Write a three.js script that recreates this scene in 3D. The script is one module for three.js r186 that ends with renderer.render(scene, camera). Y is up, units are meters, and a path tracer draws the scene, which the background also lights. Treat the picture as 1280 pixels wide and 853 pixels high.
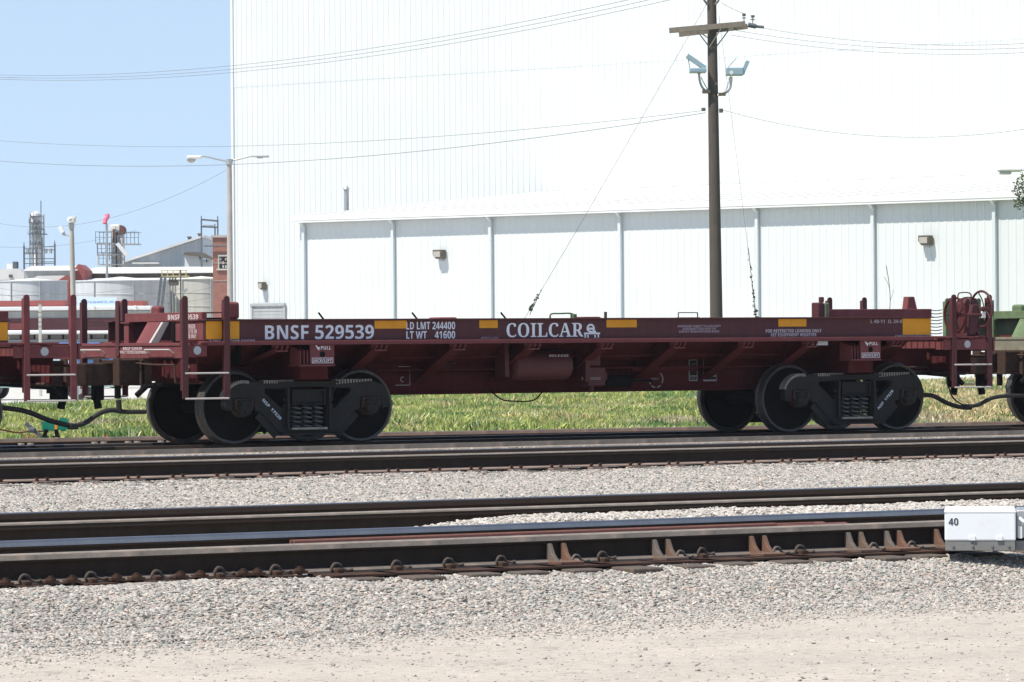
import * as THREE from 'three';
import { RoundedBoxGeometry } from 'three/addons/geometries/RoundedBoxGeometry.js';
import { mergeGeometries } from 'three/addons/utils/BufferGeometryUtils.js';

// ------------------------------------------------------------------ camera, sky, sun, exposure
const FPX = 4971.9, PHI = 0.53647, ROLL = 0.00709, HORIZON = 427.2;
const EYE = new THREE.Vector3(-27.454, 1.2552, 45.174);
const VR = new THREE.Vector3(Math.cos(PHI), 0, Math.sin(PHI));      // camera right on the ground
const VF = new THREE.Vector3(Math.sin(PHI), 0, -Math.cos(PHI));     // camera forward on the ground

const scene = new THREE.Scene();
const camera = new THREE.PerspectiveCamera(2 * Math.atan(426.5 / FPX) * 180 / Math.PI, 1024 / 682, 0.5, 6000);
camera.position.copy(EYE);
camera.lookAt(EYE.clone().add(VF));
camera.rotateX(0.00014);
camera.rotateZ(-ROLL);
camera.updateMatrixWorld();

const renderer = new THREE.WebGLRenderer({ antialias: true });
renderer.setSize(1024, 682);
renderer.toneMapping = THREE.LinearToneMapping;
renderer.toneMappingExposure = 1.45;
renderer.shadowMap.enabled = true;

{ // clear summer sky, pale towards the horizon
  const w = 256, h = 256, d = new Float32Array(w * h * 4);
  for (let j = 0; j < h; j++) {
    const el = ((j + 0.5) / h - 0.5) * Math.PI;
    const t = Math.max(0, Math.sin(el));
    const k = Math.pow(t, 0.6);
    let r = 0.485 * (1 - k) + 0.06 * k, g = 0.635 * (1 - k) + 0.13 * k, b = 0.80 * (1 - k) + 0.30 * k;
    if (el < 0) { r = 0.36; g = 0.35; b = 0.32; }
    for (let i = 0; i < w; i++) { const o = (j * w + i) * 4; d[o] = r; d[o + 1] = g; d[o + 2] = b; d[o + 3] = 1; }
  }
  const t = new THREE.DataTexture(d, w, h, THREE.RGBAFormat, THREE.FloatType);
  t.mapping = THREE.EquirectangularReflectionMapping;
  t.magFilter = THREE.LinearFilter; t.minFilter = THREE.LinearFilter; t.needsUpdate = true;
  scene.background = t; scene.environment = t;
}
const sun = new THREE.DirectionalLight(new THREE.Color(1, 0.93, 0.82), 4.2);
const SUN = new THREE.Vector3(-0.50, 0.86, 0.04).normalize();
sun.position.copy(SUN).multiplyScalar(200);
sun.castShadow = true;
sun.shadow.mapSize.set(4096, 4096);
Object.assign(sun.shadow.camera, { left: -150, right: 150, top: 150, bottom: -150, near: 1, far: 600 });
scene.add(sun, sun.target);
scene.fog = new THREE.FogExp2(new THREE.Color(0.80, 0.88, 0.96), 0.0002);

// ------------------------------------------------------------------ helpers: survey of the site
function ray(x, y) {
  const a = x - 640, b = y - HORIZON;
  const u = a * Math.cos(ROLL) - b * Math.sin(ROLL), v = a * Math.sin(ROLL) + b * Math.cos(ROLL);
  return new THREE.Vector3(VR.x * u / FPX + VF.x, -v / FPX, VR.z * u / FPX + VF.z);
}
const along = (r, t) => EYE.clone().addScaledVector(r, t);
const atZ = (x, y, z) => { const r = ray(x, y); return along(r, (z - EYE.z) / r.z); };
const atX = (x, y, X) => { const r = ray(x, y); return along(r, (X - EYE.x) / r.x); };
const atY = (x, y, Y) => { const r = ray(x, y); return along(r, (Y - EYE.y) / r.y); };
const atD = (x, y, d) => along(ray(x, y), d);

let seed = 12345;
const rnd = () => { seed = (seed * 1664525 + 1013904223) >>> 0; return seed / 4294967296; };
const rr = (a, b) => a + (b - a) * rnd();
function hash(i, j, k = 0) { let h = (i * 374761393 + j * 668265263 + k * 1442695041) | 0; h = Math.imul(h ^ (h >>> 13), 1274126177); h ^= h >>> 16; return (h >>> 0) / 4294967296; }
function vnoise(x, y, per, k = 0) {
  const i = Math.floor(x), j = Math.floor(y), f = x - i, g = y - j;
  const m = (a) => per ? ((a % per) + per) % per : a;
  const s = f * f * (3 - 2 * f), t = g * g * (3 - 2 * g);
  const a = hash(m(i), m(j), k), b = hash(m(i + 1), m(j), k), c = hash(m(i), m(j + 1), k), d = hash(m(i + 1), m(j + 1), k);
  return a + (b - a) * s + (c - a) * t + (a - b - c + d) * s * t;
}
const fbm = (x, y, per, k, oct = 4) => { let s = 0, a = 0.5, n = 0; for (let o = 0; o < oct; o++) { s += a * vnoise(x, y, per, k + o); n += a; x *= 2; y *= 2; per *= 2; a *= 0.55; } return s / n; };

// ------------------------------------------------------------------ textures (multipliers, uv in metres)
function dtex(n, fn, metres, m = n) {
  const d = new Uint8Array(n * m * 4);
  for (let j = 0; j < m; j++) for (let i = 0; i < n; i++) {
    const c = fn(i / n, j / m), o = (j * n + i) * 4;
    for (let q = 0; q < 3; q++) d[o + q] = Math.max(0, Math.min(255, Math.round(255 * c[q])));
    d[o + 3] = 255;
  }
  const t = new THREE.DataTexture(d, n, m, THREE.RGBAFormat);
  t.wrapS = t.wrapT = THREE.RepeatWrapping; t.magFilter = THREE.LinearFilter; t.minFilter = THREE.LinearMipmapLinearFilter; t.generateMipmaps = true;
  t.repeat.set(1 / metres, 1 / metres); t.needsUpdate = true;
  return t;
}
const rep = (t, m, n = m) => { const c = t.clone(); c.repeat.set(1 / m, 1 / n); c.needsUpdate = true; return c; };
const g3 = (v, a = 1, b = 1, c = 1) => [v * a, v * b, v * c];
const tGrime = dtex(256, (u, v) => { const n = fbm(u * 6, v * 6, 6, 3, 5), s = fbm(u * 24, v * 4, 24, 9, 3), p = fbm(u * 40, v * 40, 40, 31, 2); const k = 0.62 + 0.3 * n + 0.12 * (s - 0.5) + 0.14 * (p - 0.5); const dust = Math.max(0, n - 0.58) * 1.4; return [k + dust * 0.5, k + dust * 0.75, k + dust * 0.8]; }, 1.3);
const tGrimeLight = dtex(256, (u, v) => { const n = fbm(u * 5, v * 5, 5, 103, 6), s = fbm(u * 30, v * 2, 30, 107, 3); const k = 0.99 - 0.2 * Math.max(0, n - 0.52) - 0.10 * Math.max(0, s - 0.6), q = n > 0.66 ? (n - 0.66) * 1.6 : 0; return [k - q * 0.4, k - q * 0.6, k - q * 0.8]; }, 0.8);
const tPaint = dtex(512, (u, v) => { const n = fbm(u * 7, v * 7, 7, 113, 6), s = fbm(u * 60, v * 3, 60, 117, 3), p = fbm(u * 60, v * 60, 60, 119, 2); let k = 0.72 + 0.16 * (n - 0.5) + 0.16 * (s - 0.5) + 0.08 * (p - 0.5); const r = n > 0.64 && p > 0.52 ? 1 : 0; return r ? [k * 0.95, k * 1.5, k * 1.2] : [k + 0.1 * Math.max(0, s - 0.6), k + 0.25 * Math.max(0, s - 0.6), k + 0.25 * Math.max(0, s - 0.6)]; }, 2.2);
const tRust = dtex(256, (u, v) => { const n = fbm(u * 8, v * 8, 8, 13, 5), p = vnoise(u * 90, v * 90, 90, 17); const k = 0.5 + 0.45 * n + 0.16 * (p - 0.5); const o = Math.max(0, n - 0.55); return [k + o * 0.9, k + o * 0.25, k]; }, 0.6);
const tStreak = dtex(256, (u, v) => { const n = fbm(u * 40, v * 2, 40, 23, 3), b = fbm(u * 5, v * 5, 5, 27, 4); return g3(0.66 + 0.24 * n + 0.18 * (b - 0.3)); }, 1.6);
const tWood = dtex(256, (u, v) => { const n = fbm(u * 60, v * 3, 60, 41, 3), b = fbm(u * 6, v * 3, 6, 47, 4); const k = 0.5 + 0.35 * n + 0.25 * (b - 0.4); return [k, k * 0.98, k * 0.95]; }, 1);
const tConc = dtex(256, (u, v) => { const n = fbm(u * 5, v * 5, 5, 51, 6), p = vnoise(u * 120, v * 120, 120, 57); return g3(0.72 + 0.24 * n + 0.1 * (p - 0.5)); }, 2);
const tPanel = dtex(128, (u, v) => { const n = fbm(u * 4, v * 4, 4, 61, 4), s = fbm(u * 32, v * 1, 32, 63, 2); return g3(0.92 + 0.06 * n + 0.03 * (s - 0.5)); }, 9);
const tBrick = dtex(256, (u, v) => { const r = Math.floor(v * 32), c = Math.floor(u * 12 + (r % 2) * 0.5), m = (v * 32) % 1 < 0.14 || ((u * 12 + (r % 2) * 0.5) % 1) < 0.07, k = 0.66 + 0.24 * hash(c, r, 5) + 0.1 * fbm(u * 8, v * 8, 8, 91, 3); return m ? [0.85, 0.95, 1.0] : [k, k * 0.97, k * 0.95]; }, 2.4);
const grains = []; // stones printed on the beds under the loose ones (relief too fine to build)
for (let i = 0; i < 900; i++) grains.push([rnd(), rnd(), rr(0.7, 1.5), rnd(), rnd()]);
function stoneTex(cols, count, size) {
  const pts = []; for (let i = 0; i < count; i++) pts.push([rnd(), rnd(), Math.floor(rnd() * cols.length), rr(0.75, 1.1)]);
  const G = 24, cell = Array.from({ length: G * G }, () => []);
  pts.forEach((p) => cell[Math.floor(p[1] * G) * G + Math.floor(p[0] * G)].push(p));
  return dtex(size, (u, v) => {
    let best = 9, b2 = 9, bp = null; const ci = Math.floor(u * G), cj = Math.floor(v * G);
    for (let a = -1; a <= 1; a++) for (let b = -1; b <= 1; b++) for (const p of cell[((cj + b + G) % G) * G + (ci + a + G) % G]) {
      let dx = Math.abs(p[0] - u), dy = Math.abs(p[1] - v); dx = Math.min(dx, 1 - dx); dy = Math.min(dy, 1 - dy);
      const d = dx * dx + dy * dy; if (d < best) { b2 = best; best = d; bp = p; } else if (d < b2) b2 = d;
    }
    const c = cols[bp ? bp[2] : 0], k = (bp ? bp[3] : 1) * (0.9 + 0.2 * vnoise(u * 200, v * 200, 200, 3));
    return [c[0] * k, c[1] * k, c[2] * k];
  }, 1.6);
}
const BALLAST = [[0.40, 0.375, 0.335], [0.32, 0.315, 0.29], [0.46, 0.375, 0.33], [0.49, 0.445, 0.39], [0.24, 0.24, 0.22], [0.43, 0.355, 0.31], [0.36, 0.36, 0.335], [0.57, 0.52, 0.46]];
const tBallast = stoneTex(BALLAST, 1500, 512);
const tDirt = dtex(512, (u, v) => { const n = fbm(u * 5, v * 5, 5, 71, 6), p = fbm(u * 90, v * 90, 90, 77, 2), q = vnoise(u * 46, v * 46, 46, 79); let k = 0.74 + 0.22 * n + 0.22 * (p - 0.5); if (q > 0.86) k *= 0.8; return [k, k * 0.99, k * 0.97]; }, 3);
const tTurf = dtex(512, (u, v) => { const n = fbm(u * 6, v * 6, 6, 81, 5), p = fbm(u * 70, v * 70, 70, 87, 2); const k = 0.45 + 0.5 * p; const d = n > 0.55 ? (n - 0.55) * 2.2 : 0; return [k * (0.72 + d), k * (0.9 + d * 0.3), k * (0.42 + d * 0.5)]; }, 4);

// ------------------------------------------------------------------ materials
function mat(r, g, b, rough = 0.8, metal = 0, map = null, extra = {}) {
  const m = new (extra.specularIntensity !== undefined ? THREE.MeshPhysicalMaterial : THREE.MeshStandardMaterial)({ roughness: rough, metalness: metal, map, side: THREE.DoubleSide, ...extra });
  m.color.setRGB(r, g, b); return m;
}
const MATT = { specularIntensity: 0.3 }; // dry, dusty, greasy surfaces
const tRustBump = rep(tRust, 0.25), tGrimeBump = rep(tGrime, 0.5);
const M = {
  maroon: mat(0.104, 0.0215, 0.0245, 0.65, 0, tPaint),
  maroonLitDusty: mat(0.21, 0.052, 0.055, 0.8, 0, rep(tGrime, 0.9)),  // paler maroon: some dust, plus sunlight on the end faces put into colour
  maroonMatt: mat(0.104, 0.0215, 0.0245, 0.9, 0, tPaint, MATT),
  green: mat(0.15, 0.21, 0.10, 0.7, 0, rep(tGrime, 0.9)),
  greenDusty: mat(0.27, 0.25, 0.18, 0.85, 0, rep(tGrime, 0.6)),
  mossy: mat(0.17, 0.18, 0.12, 0.9, 0, rep(tGrime, 0.4)),
  black: mat(0.009, 0.009, 0.010, 0.95, 0, rep(tGrime, 0.7), MATT),
  truck: mat(0.021, 0.0205, 0.0205, 0.75, 0, rep(tGrime, 0.45), { specularIntensity: 0.6, bumpMap: tRustBump, bumpScale: 0.003 }),
  truckDust: mat(0.36, 0.34, 0.30, 0.9, 0, tRust),
  truckDim: mat(0.045, 0.042, 0.037, 0.95, 0, rep(tRust, 0.4), MATT),
  plate: mat(0.012, 0.010, 0.010, 0.95, 0, rep(tGrime, 0.5), MATT),
  rim: mat(0.11, 0.105, 0.10, 0.5, 0.35, rep(tRust, 0.3)),
  tread: mat(0.42, 0.42, 0.43, 0.28, 1, null),
  rubber: mat(0.016, 0.015, 0.014, 0.7),
  brown: mat(0.085, 0.052, 0.040, 0.95, 0, tRust, MATT),
  clip: mat(0.10, 0.08, 0.066, 0.9, 0, tRust), braceRust: mat(0.19, 0.108, 0.075, 0.9, 0, tRust), braceGrey: mat(0.17, 0.145, 0.125, 0.9, 0, tRust), braceBrown: mat(0.17, 0.12, 0.092, 0.9, 0, tRust),
  rust: mat(0.26, 0.115, 0.06, 0.9, 0, tRust),
  redrust: mat(0.21, 0.085, 0.066, 0.85, 0, tRust),
  rail: mat(0.046, 0.034, 0.027, 0.95, 0, rep(tStreak, 0.5), { ...MATT, bumpMap: tRustBump, bumpScale: 0.001 }),
  railPink: mat(0.33, 0.245, 0.205, 0.9, 0, rep(tRust, 0.8)),
  railGrey: mat(0.20, 0.165, 0.14, 0.9, 0, rep(tRust, 0.8)),
  spring: mat(0.10, 0.10, 0.10, 0.3, 0.5, null),
  railTan: mat(0.36, 0.305, 0.25, 0.7, 0, rep(tRust, 0.7)),
  steel: mat(0.43, 0.40, 0.385, 0.42, 1, rep(tStreak, 0.4)),
  galv: mat(0.52, 0.54, 0.55, 0.45, 0.6, rep(tConc, 1)),
  rod: mat(0.50, 0.47, 0.44, 0.6, 0.1, null),
  tie: mat(0.145, 0.115, 0.095, 0.95, 0, rep(tWood, 0.5), { bumpMap: tWood, bumpScale: 0.004 }),
  yellow: mat(0.93, 0.39, 0.004, 0.6, 0, rep(tConc, 0.7)),
  white: mat(0.78, 0.79, 0.79, 0.55, 0, tPanel),
  wall: mat(0.67, 0.71, 0.715, 0.5, 0, tPanel),
  downspout: mat(0.62, 0.665, 0.69, 0.5, 0, tPanel),
  roofWhite: mat(0.72, 0.72, 0.71, 0.6, 0, tPanel),
  boxPaint: mat(0.80, 0.83, 0.86, 0.5, 0, rep(tGrimeLight, 0.6)),
  greyPaint: mat(0.24, 0.24, 0.235, 0.7, 0, rep(tConc, 0.6)),
  pole: mat(0.135, 0.115, 0.10, 0.95, 0, rep(tWood, 0.7, 2.2), { bumpMap: rep(tWood, 0.7, 2.2), bumpScale: 0.006 }),
  arm: mat(0.34, 0.30, 0.26, 0.95, 0, rep(tWood, 0.5)),
  wire: mat(0.16, 0.16, 0.17, 0.7),
  lampBlue: mat(0.34, 0.46, 0.52, 0.35, 0.3, null),
  glass: mat(0.60, 0.63, 0.62, 0.12, 0, null),
  bronze: mat(0.12, 0.105, 0.08, 0.6, 0.2, null),
  conc: mat(0.50, 0.47, 0.43, 0.9, 0, tConc),
  tank: mat(0.62, 0.65, 0.68, 0.7, 0, rep(tStreak, 7)),
  whiteRust: mat(0.80, 0.77, 0.73, 0.8, 0, rep(tConc, 3)),
  tankCream: mat(0.62, 0.62, 0.57, 0.7, 0, rep(tStreak, 7)),
  metalPale: mat(0.52, 0.57, 0.62, 0.6, 0, rep(tStreak, 6)),
  dark: mat(0.10, 0.115, 0.13, 0.8),
  wallBrown: mat(0.17, 0.15, 0.125, 0.9, 0, rep(tConc, 5)),
  red: mat(0.36, 0.095, 0.085, 0.8, 0, rep(tConc, 5)),
  maroonWall: mat(0.17, 0.06, 0.07, 0.8, 0, rep(tConc, 5)),
  greyWall: mat(0.45, 0.48, 0.50, 0.8, 0, rep(tStreak, 5)),
  yellowPale: mat(0.62, 0.55, 0.28, 0.7, 0, rep(tConc, 2)),
  brickwork: mat(0.37, 0.165, 0.13, 0.9, 0, tBrick),
  mortar: mat(0.42, 0.34, 0.31, 0.95, 0, rep(tConc, 2)),
  pink: mat(0.80, 0.20, 0.30, 0.8),
  signBlue: mat(0.55, 0.66, 0.78, 0.6),
  teal: mat(0.42, 0.60, 0.60, 0.3, 0.2),
  blueCar: mat(0.10, 0.20, 0.42, 0.3, 0.2),
  darkGlass: mat(0.03, 0.035, 0.04, 0.1, 0),
  orange: mat(0.75, 0.30, 0.03, 0.6),
  targetGreen: mat(0.0, 0.20, 0.13, 0.5),
  soil: mat(0.515, 0.463, 0.405, 1, 0, tDirt, { bumpMap: rep(tDirt, 1.1), bumpScale: 0.015 }),
  bed: mat(0.92, 0.90, 0.88, 1, 0, tBallast, { bumpMap: tBallast, bumpScale: 0.012 }),
  turf: mat(0.42, 0.40, 0.40, 1, 0, tTurf),
  lot: mat(0.62, 0.61, 0.58, 1, 0, rep(tDirt, 6)),
};
// ------------------------------------------------------------------ geometry helpers
function uvm(g) { // box-projected uv in metres
  if (g.index) g = g.toNonIndexed();
  if (!g.attributes.normal) g.computeVertexNormals();
  const p = g.attributes.position, uv = new Float32Array(p.count * 2), A = new THREE.Vector3(), B = new THREE.Vector3(), C = new THREE.Vector3();
  for (let i = 0; i < p.count; i += 3) {
    A.fromBufferAttribute(p, i); B.fromBufferAttribute(p, i + 1).sub(A); C.fromBufferAttribute(p, i + 2).sub(A); B.cross(C);
    const ax = Math.abs(B.x), ay = Math.abs(B.y), az = Math.abs(B.z);
    for (let k = 0; k < 3; k++) {
      const x = p.getX(i + k), y = p.getY(i + k), z = p.getZ(i + k);
      let u, v; if (ay >= ax && ay >= az) { u = x; v = z; } else if (ax > az) { u = z; v = y; } else { u = x; v = y; }
      uv[(i + k) * 2] = u + 0.37; uv[(i + k) * 2 + 1] = v + 0.11;
    }
  }
  const o = new THREE.BufferGeometry();
  o.setAttribute('position', p); o.setAttribute('normal', g.attributes.normal); o.setAttribute('uv', new THREE.BufferAttribute(uv, 2));
  return o;
}
const box = (x0, x1, y0, y1, z0, z1, r = 0) => {
  const w = Math.abs(x1 - x0), h = Math.abs(y1 - y0), d = Math.abs(z1 - z0);
  const g = r ? new RoundedBoxGeometry(w, h, d, 1, Math.min(r, w / 2.05, h / 2.05, d / 2.05)) : new THREE.BoxGeometry(w, h, d);
  g.translate((x0 + x1) / 2, (y0 + y1) / 2, (z0 + z1) / 2); return g;
};
const V = (x, y, z) => new THREE.Vector3(x, y, z);
function cyl(a, b, r, seg = 10, r2 = r) {
  const d = b.clone().sub(a), g = new THREE.CylinderGeometry(r2, r, d.length(), seg);
  g.applyQuaternion(new THREE.Quaternion().setFromUnitVectors(V(0, 1, 0), d.normalize()));
  g.translate((a.x + b.x) / 2, (a.y + b.y) / 2, (a.z + b.z) / 2); return g;
}
function bar(a, b, w, h) { // square bar between two points
  const d = b.clone().sub(a), L = d.length(), g = new THREE.BoxGeometry(w, h, L), m = new THREE.Matrix4().lookAt(b, a, Math.abs(d.y) / L > 0.98 ? V(1, 0, 0) : V(0, 1, 0));
  g.applyMatrix4(m); g.translate((a.x + b.x) / 2, (a.y + b.y) / 2, (a.z + b.z) / 2); return g;
}
const tube = (pts, r, n = 24, seg = 8) => new THREE.TubeGeometry(new THREE.CatmullRomCurve3(pts, false, 'centripetal'), n, r, seg);
const poly = (pts) => new THREE.Shape(pts.map((p) => new THREE.Vector2(p[0], p[1])));
function ext(pts, d, bev = 0, holes = []) { // shape in xy, thickness d from z = 0
  const s = poly(pts); for (const h of holes) s.holes.push(new THREE.Path(h.map((p) => new THREE.Vector2(p[0], p[1]))));
  const g = new THREE.ExtrudeGeometry(s, { depth: d - 2 * bev, bevelEnabled: bev > 0, bevelThickness: bev, bevelSize: bev, bevelOffset: -bev, bevelSegments: 1, curveSegments: 8 });
  g.translate(0, 0, bev); return g;
}
// profile in (z, y) run along x from x0 to x1
function runX(pts, x0, x1) { const g = ext(pts.map(([z, y]) => [-z, y]), x1 - x0); g.rotateY(Math.PI / 2); g.translate(x0, 0, 0); return g; }
const mv = (g, x, y, z) => g.clone().translate(x, y, z);
const mk = (geos) => { const a = (Array.isArray(geos) ? geos : [geos]).map(uvm); return a.length > 1 ? mergeGeometries(a) : a[0]; };
function part(name, geos, m, parent) {
  const o = new THREE.Mesh(geos.isBufferGeometry && geos.userData.ready ? geos : mk(geos), m);
  o.name = name; o.castShadow = o.receiveShadow = true; parent.add(o); return o;
}
const ready = (geos) => { const g = mk(geos); g.userData.ready = true; return g; };
const used = {};
const numbered = (n) => { const k = used[n] = (used[n] ?? -1) + 1; return k ? n + '_' + String(k).padStart(3, '0') : n; };
function tag(o, label, category, group) { o.userData.label = label; o.userData.category = category; if (group) o.userData.group = group; return o; }
function thing(name, label, category, pos, turn = 0, group) {
  const o = new THREE.Group(); o.name = numbered(name); if (pos) o.position.copy(pos); o.rotation.y = turn; scene.add(o); return tag(o, label, category, group);
}
function single(name, geos, m, label, category, group) { return tag(part(numbered(name), geos, m, scene), label, category, group); }
function sub(name, parent) { const o = new THREE.Group(); o.name = name; parent.add(o); return o; }
function struct(name, geo, m) { const o = new THREE.Mesh(geo, m); o.name = name; o.castShadow = o.receiveShadow = true; o.userData.kind = 'structure'; scene.add(o); return o; }

// lettering painted on steel: a thin decal 2 mm proud, facing +z, or -x when turned
function decal(name, draw, w, h, m, parent, p, turn = 0) {
  const H = 256, W = Math.min(2048, Math.max(64, Math.round(H * w / h)));
  const c = document.createElement('canvas'); c.width = W; c.height = H;
  const x = c.getContext('2d'); x.clearRect(0, 0, W, H); draw(x, W, H);
  const t = new THREE.CanvasTexture(c); t.colorSpace = THREE.SRGBColorSpace;
  const mm = new THREE.MeshStandardMaterial({ map: t, transparent: true, roughness: 0.7 });
  const o = new THREE.Mesh(new THREE.PlaneGeometry(w, h), mm); o.name = name; o.position.copy(p); o.rotation.y = turn; o.receiveShadow = true; parent.add(o); return o;
}
function words(lines, font, colour, align = 'center') { // lines fill the canvas, each stretched to its share of the width
  return (x, W, H) => {
    const lh = H / lines.length;
    lines.forEach((l, i) => {
      const [txt, frac = 1] = Array.isArray(l) ? l : [l];
      x.save(); x.font = font(lh * 1.12); x.fillStyle = colour; x.textBaseline = 'alphabetic';
      const tw = x.measureText(txt).width, k = W * frac / tw;
      x.translate(align === 'center' ? (W - tw * k) / 2 : 0, lh * (i + 0.93)); x.scale(k, 1); x.fillText(txt, 0, 0); x.restore();
    });
  };
}
const SANS = (s) => `bold ${Math.round(s)}px sans-serif`, SERIF = (s) => `bold ${Math.round(s)}px serif`;

// ------------------------------------------------------------------ the ground
const sm = (a, b, t) => { t = Math.max(0, Math.min(1, (t - a) / (b - a))); return t * t * (3 - 2 * t); };
const bump = (x, z, s, k) => vnoise(x / s + 50, z / s + 80, 0, k) - 0.5;
function bedY(x, z) { // ballast surface, top of rail = 0
  let y;
  if (z > 22.95) y = -0.225 + 0.03 * sm(-15.6, -16.4, x) - 0.24 * sm(23.5, 25.2, z) - 0.10 * sm(25.0 + 0.9 * bump(x, z, 1.3, 21), 25.6 + 0.9 * bump(x, z, 1.3, 21), z);
  else if (z > 21.5) y = -0.16;
  else if (z > 19.2) y = -0.17 + (0.125 * sm(-14.2, -12.3, x) + 0.01 * bump(x, z, 0.7, 3)) * sm(19.25, 19.8, z) * (1 - sm(20.5, 21.4, z));
  else if (z > 17.6) y = -0.15;
  else if (z > 6.3) y = -0.208 - 0.03 * sm(6.6, 8, z) * (1 - sm(15, 17.4, z));
  else if (z > 4.9) y = -0.15;
  else if (z > 0.8) y = -0.15 + 0.085 * sm(0.85, 1.3, z) * (1 - sm(4.5, 4.85, z));
  else if (z > -0.8) y = -0.15;
  else y = -0.17 - 0.2 * sm(-4.2, -5.4, z);
  return y + 0.02 * bump(x, z, 1.1, 5) + 0.012 * bump(x, z, 0.3, 7);
}
const dirtY = (x, z) => z > 23 ? -0.44 + 0.03 * bump(x, z, 1.7, 11) + 0.018 * bump(x * 0.5, z, 0.45, 12) + 0.008 * bump(x, z, 0.12, 13) : -0.31;
function sheet(name, xs, zs, fy, m) {
  const nx = xs.length, nz = zs.length, p = new Float32Array(nx * nz * 3), uv = new Float32Array(nx * nz * 2), idx = [];
  for (let j = 0; j < nz; j++) for (let i = 0; i < nx; i++) {
    const o = j * nx + i; p.set([xs[i], fy(xs[i], zs[j]), zs[j]], o * 3); uv.set([xs[i], zs[j]], o * 2);
    if (i && j) idx.push(o, o - nx - 1, o - nx, o, o - 1, o - nx - 1);
  }
  const g = new THREE.BufferGeometry(); g.setAttribute('position', new THREE.BufferAttribute(p, 3)); g.setAttribute('uv', new THREE.BufferAttribute(uv, 2)); g.setIndex(idx); g.computeVertexNormals();
  return struct(name, g, m);
}
const span = (a, b, n) => Array.from({ length: n + 1 }, (_, i) => a + (b - a) * i / n);
sheet('ground', [-3000, -600, -150, -60, ...span(-26, -6, 130), 20, 80, 200, 700, 3000], [-3000, -800, -300, -100, -30, 0, 22.9, ...span(24.2, 31, 90), 33, 36, 45, 70, 200, 1500], dirtY, M.soil);
sheet('ballast_bed', [-60, -40, -30, ...span(-24, 16, 160), 25, 45, 80], [...span(-6, 6.6, 80), ...span(6.9, 17.2, 30), ...span(17.5, 26, 75)], bedY, M.bed);
const flat = (name, pts, y, m) => { const g = new THREE.ShapeGeometry(poly(pts.map((p) => [p.x, -p.z]))); g.rotateX(-Math.PI / 2); g.translate(0, y, 0); return struct(name, mk(g), m); };
const FIELD = [V(-60, 0, -5), V(70, 0, -5), V(105, 0, -30), atD(1500, 430, 142), atD(600, 430, 138), atD(330, 430, 126), atD(200, 430, 104), atD(-120, 430, 96), V(-60, 0, -30)];
flat('concrete_yard', [V(-260, 0, -20), V(-60, 0, -28), atD(-120, 430, 94), atD(200, 430, 102), atD(330, 430, 124), atD(600, 430, 136), atD(1500, 430, 140), V(400, 0, -300), V(200, 0, -700), V(-300, 0, -600)], -0.29, M.lot);  // yard seen at left; strip before the warehouse added to bounce light onto it
flat('field', FIELD, -0.27, M.turf);

// ------------------------------------------------------------------ railway tracks
const Q = (z0, pts) => pts.map(([z, y]) => [z + z0, y]);
function rail(track, z0, s, x0, x1, headMat, baseMat, webMat = M.rail, dy = 0, wide = false, lip = 0) { // s: side of z0 on which the wheels run
  const r = part('rail', runX(Q(z0, [[-0.02, -0.157], [0.02, -0.157], [0.0095, -0.135], [0.0085, -0.055], [-0.0085, -0.055], [-0.0095, -0.135]]).map(([z, y]) => [z, y + dy]), x0, x1), webMat, track);
  part('rail_base', runX(Q(z0, [[-0.076, -0.186], [0.076, -0.186], [0.076, -0.175], [0.021, -0.156], [-0.021, -0.156], [-0.076, -0.175]]).map(([z, y]) => [z, y + dy]), x0, x1), baseMat, r);
  const h = [[-0.031 * s, -0.009], [-0.038 * s, -0.047], [-0.030 * s, -0.056], [0.030 * s, -0.056], [0.039 * s, -0.047], [0.031 * s, -0.013], [0.021 * s, -0.003], [0, 0], [-0.028 * s, -0.003]];
  part('rail_head', runX(Q(z0, s > 0 ? h : h.reverse()).map(([z, y]) => [z, y + dy]), x0, x1), headMat, r);
  const o = [[-0.024 * s, -0.001], [0, 0.0015], [0.0215 * s, -0.0015], ...(wide ? [[0.0325 * s, -0.0125], [0.0385 * s, -0.038]] : [[0.0275 * s, -0.0075]])], i = o.map(([z, y]) => [z * 0.8, y - 0.006]).reverse();
  const b = [...o, ...i];
  part('running_band', runX(Q(z0, s > 0 ? b : b.reverse()).map(([z, y]) => [z, y + dy]), x0, x1), M.steel, r);
  if (lip) { const l = [[-0.010 * s, 0.0012], [-0.027 * s, -0.0012], [-0.034 * s, -0.008], [-(0.0335 + lip * 0.16) * s, -lip], [-0.026 * s, -lip], [-0.010 * s, -0.004]]; part('field_lip', runX(Q(z0, s > 0 ? l.reverse() : l).map(([z, y]) => [z, y + dy]), x0, x1), M.railTan, r); }  // tan strip: rusty dust, with the sunlit top corner put into colour
  return r;
}
const gTie = ready(box(-0.115, 0.115, -0.375, -0.2002, -1.3, 1.3, 0.012)), gPlate = ready(box(-0.1, 0.1, -0.2, -0.1864, -0.19, 0.19)), gSpike = ready([box(-0.012, 0.012, -0.19, -0.158, 0.08, 0.105), box(-0.02, 0.02, -0.165, -0.15, 0.07, 0.115)]);
function ties(track, zc, xs, plateMat, spikes = []) {
  for (const x of xs) {
    const t = part('tie', gTie, M.tie, track); t.position.set(x + rr(-0.03, 0.03), rr(-0.004, 0), zc + rr(-0.06, 0.06)); t.rotation.y = rr(-0.02, 0.02);
    for (const z of [zc - 0.755, zc + 0.755]) {
      const p = part('tie_plate', gPlate, plateMat, track); p.position.set(x, 0, z);
      if (spikes.includes(z)) for (const dx of [-0.06, 0.06]) { const k = part('spike', gSpike, M.brown, track); k.position.set(x + dx, rr(0, 0.008), z); }
    }
  }
}
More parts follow.
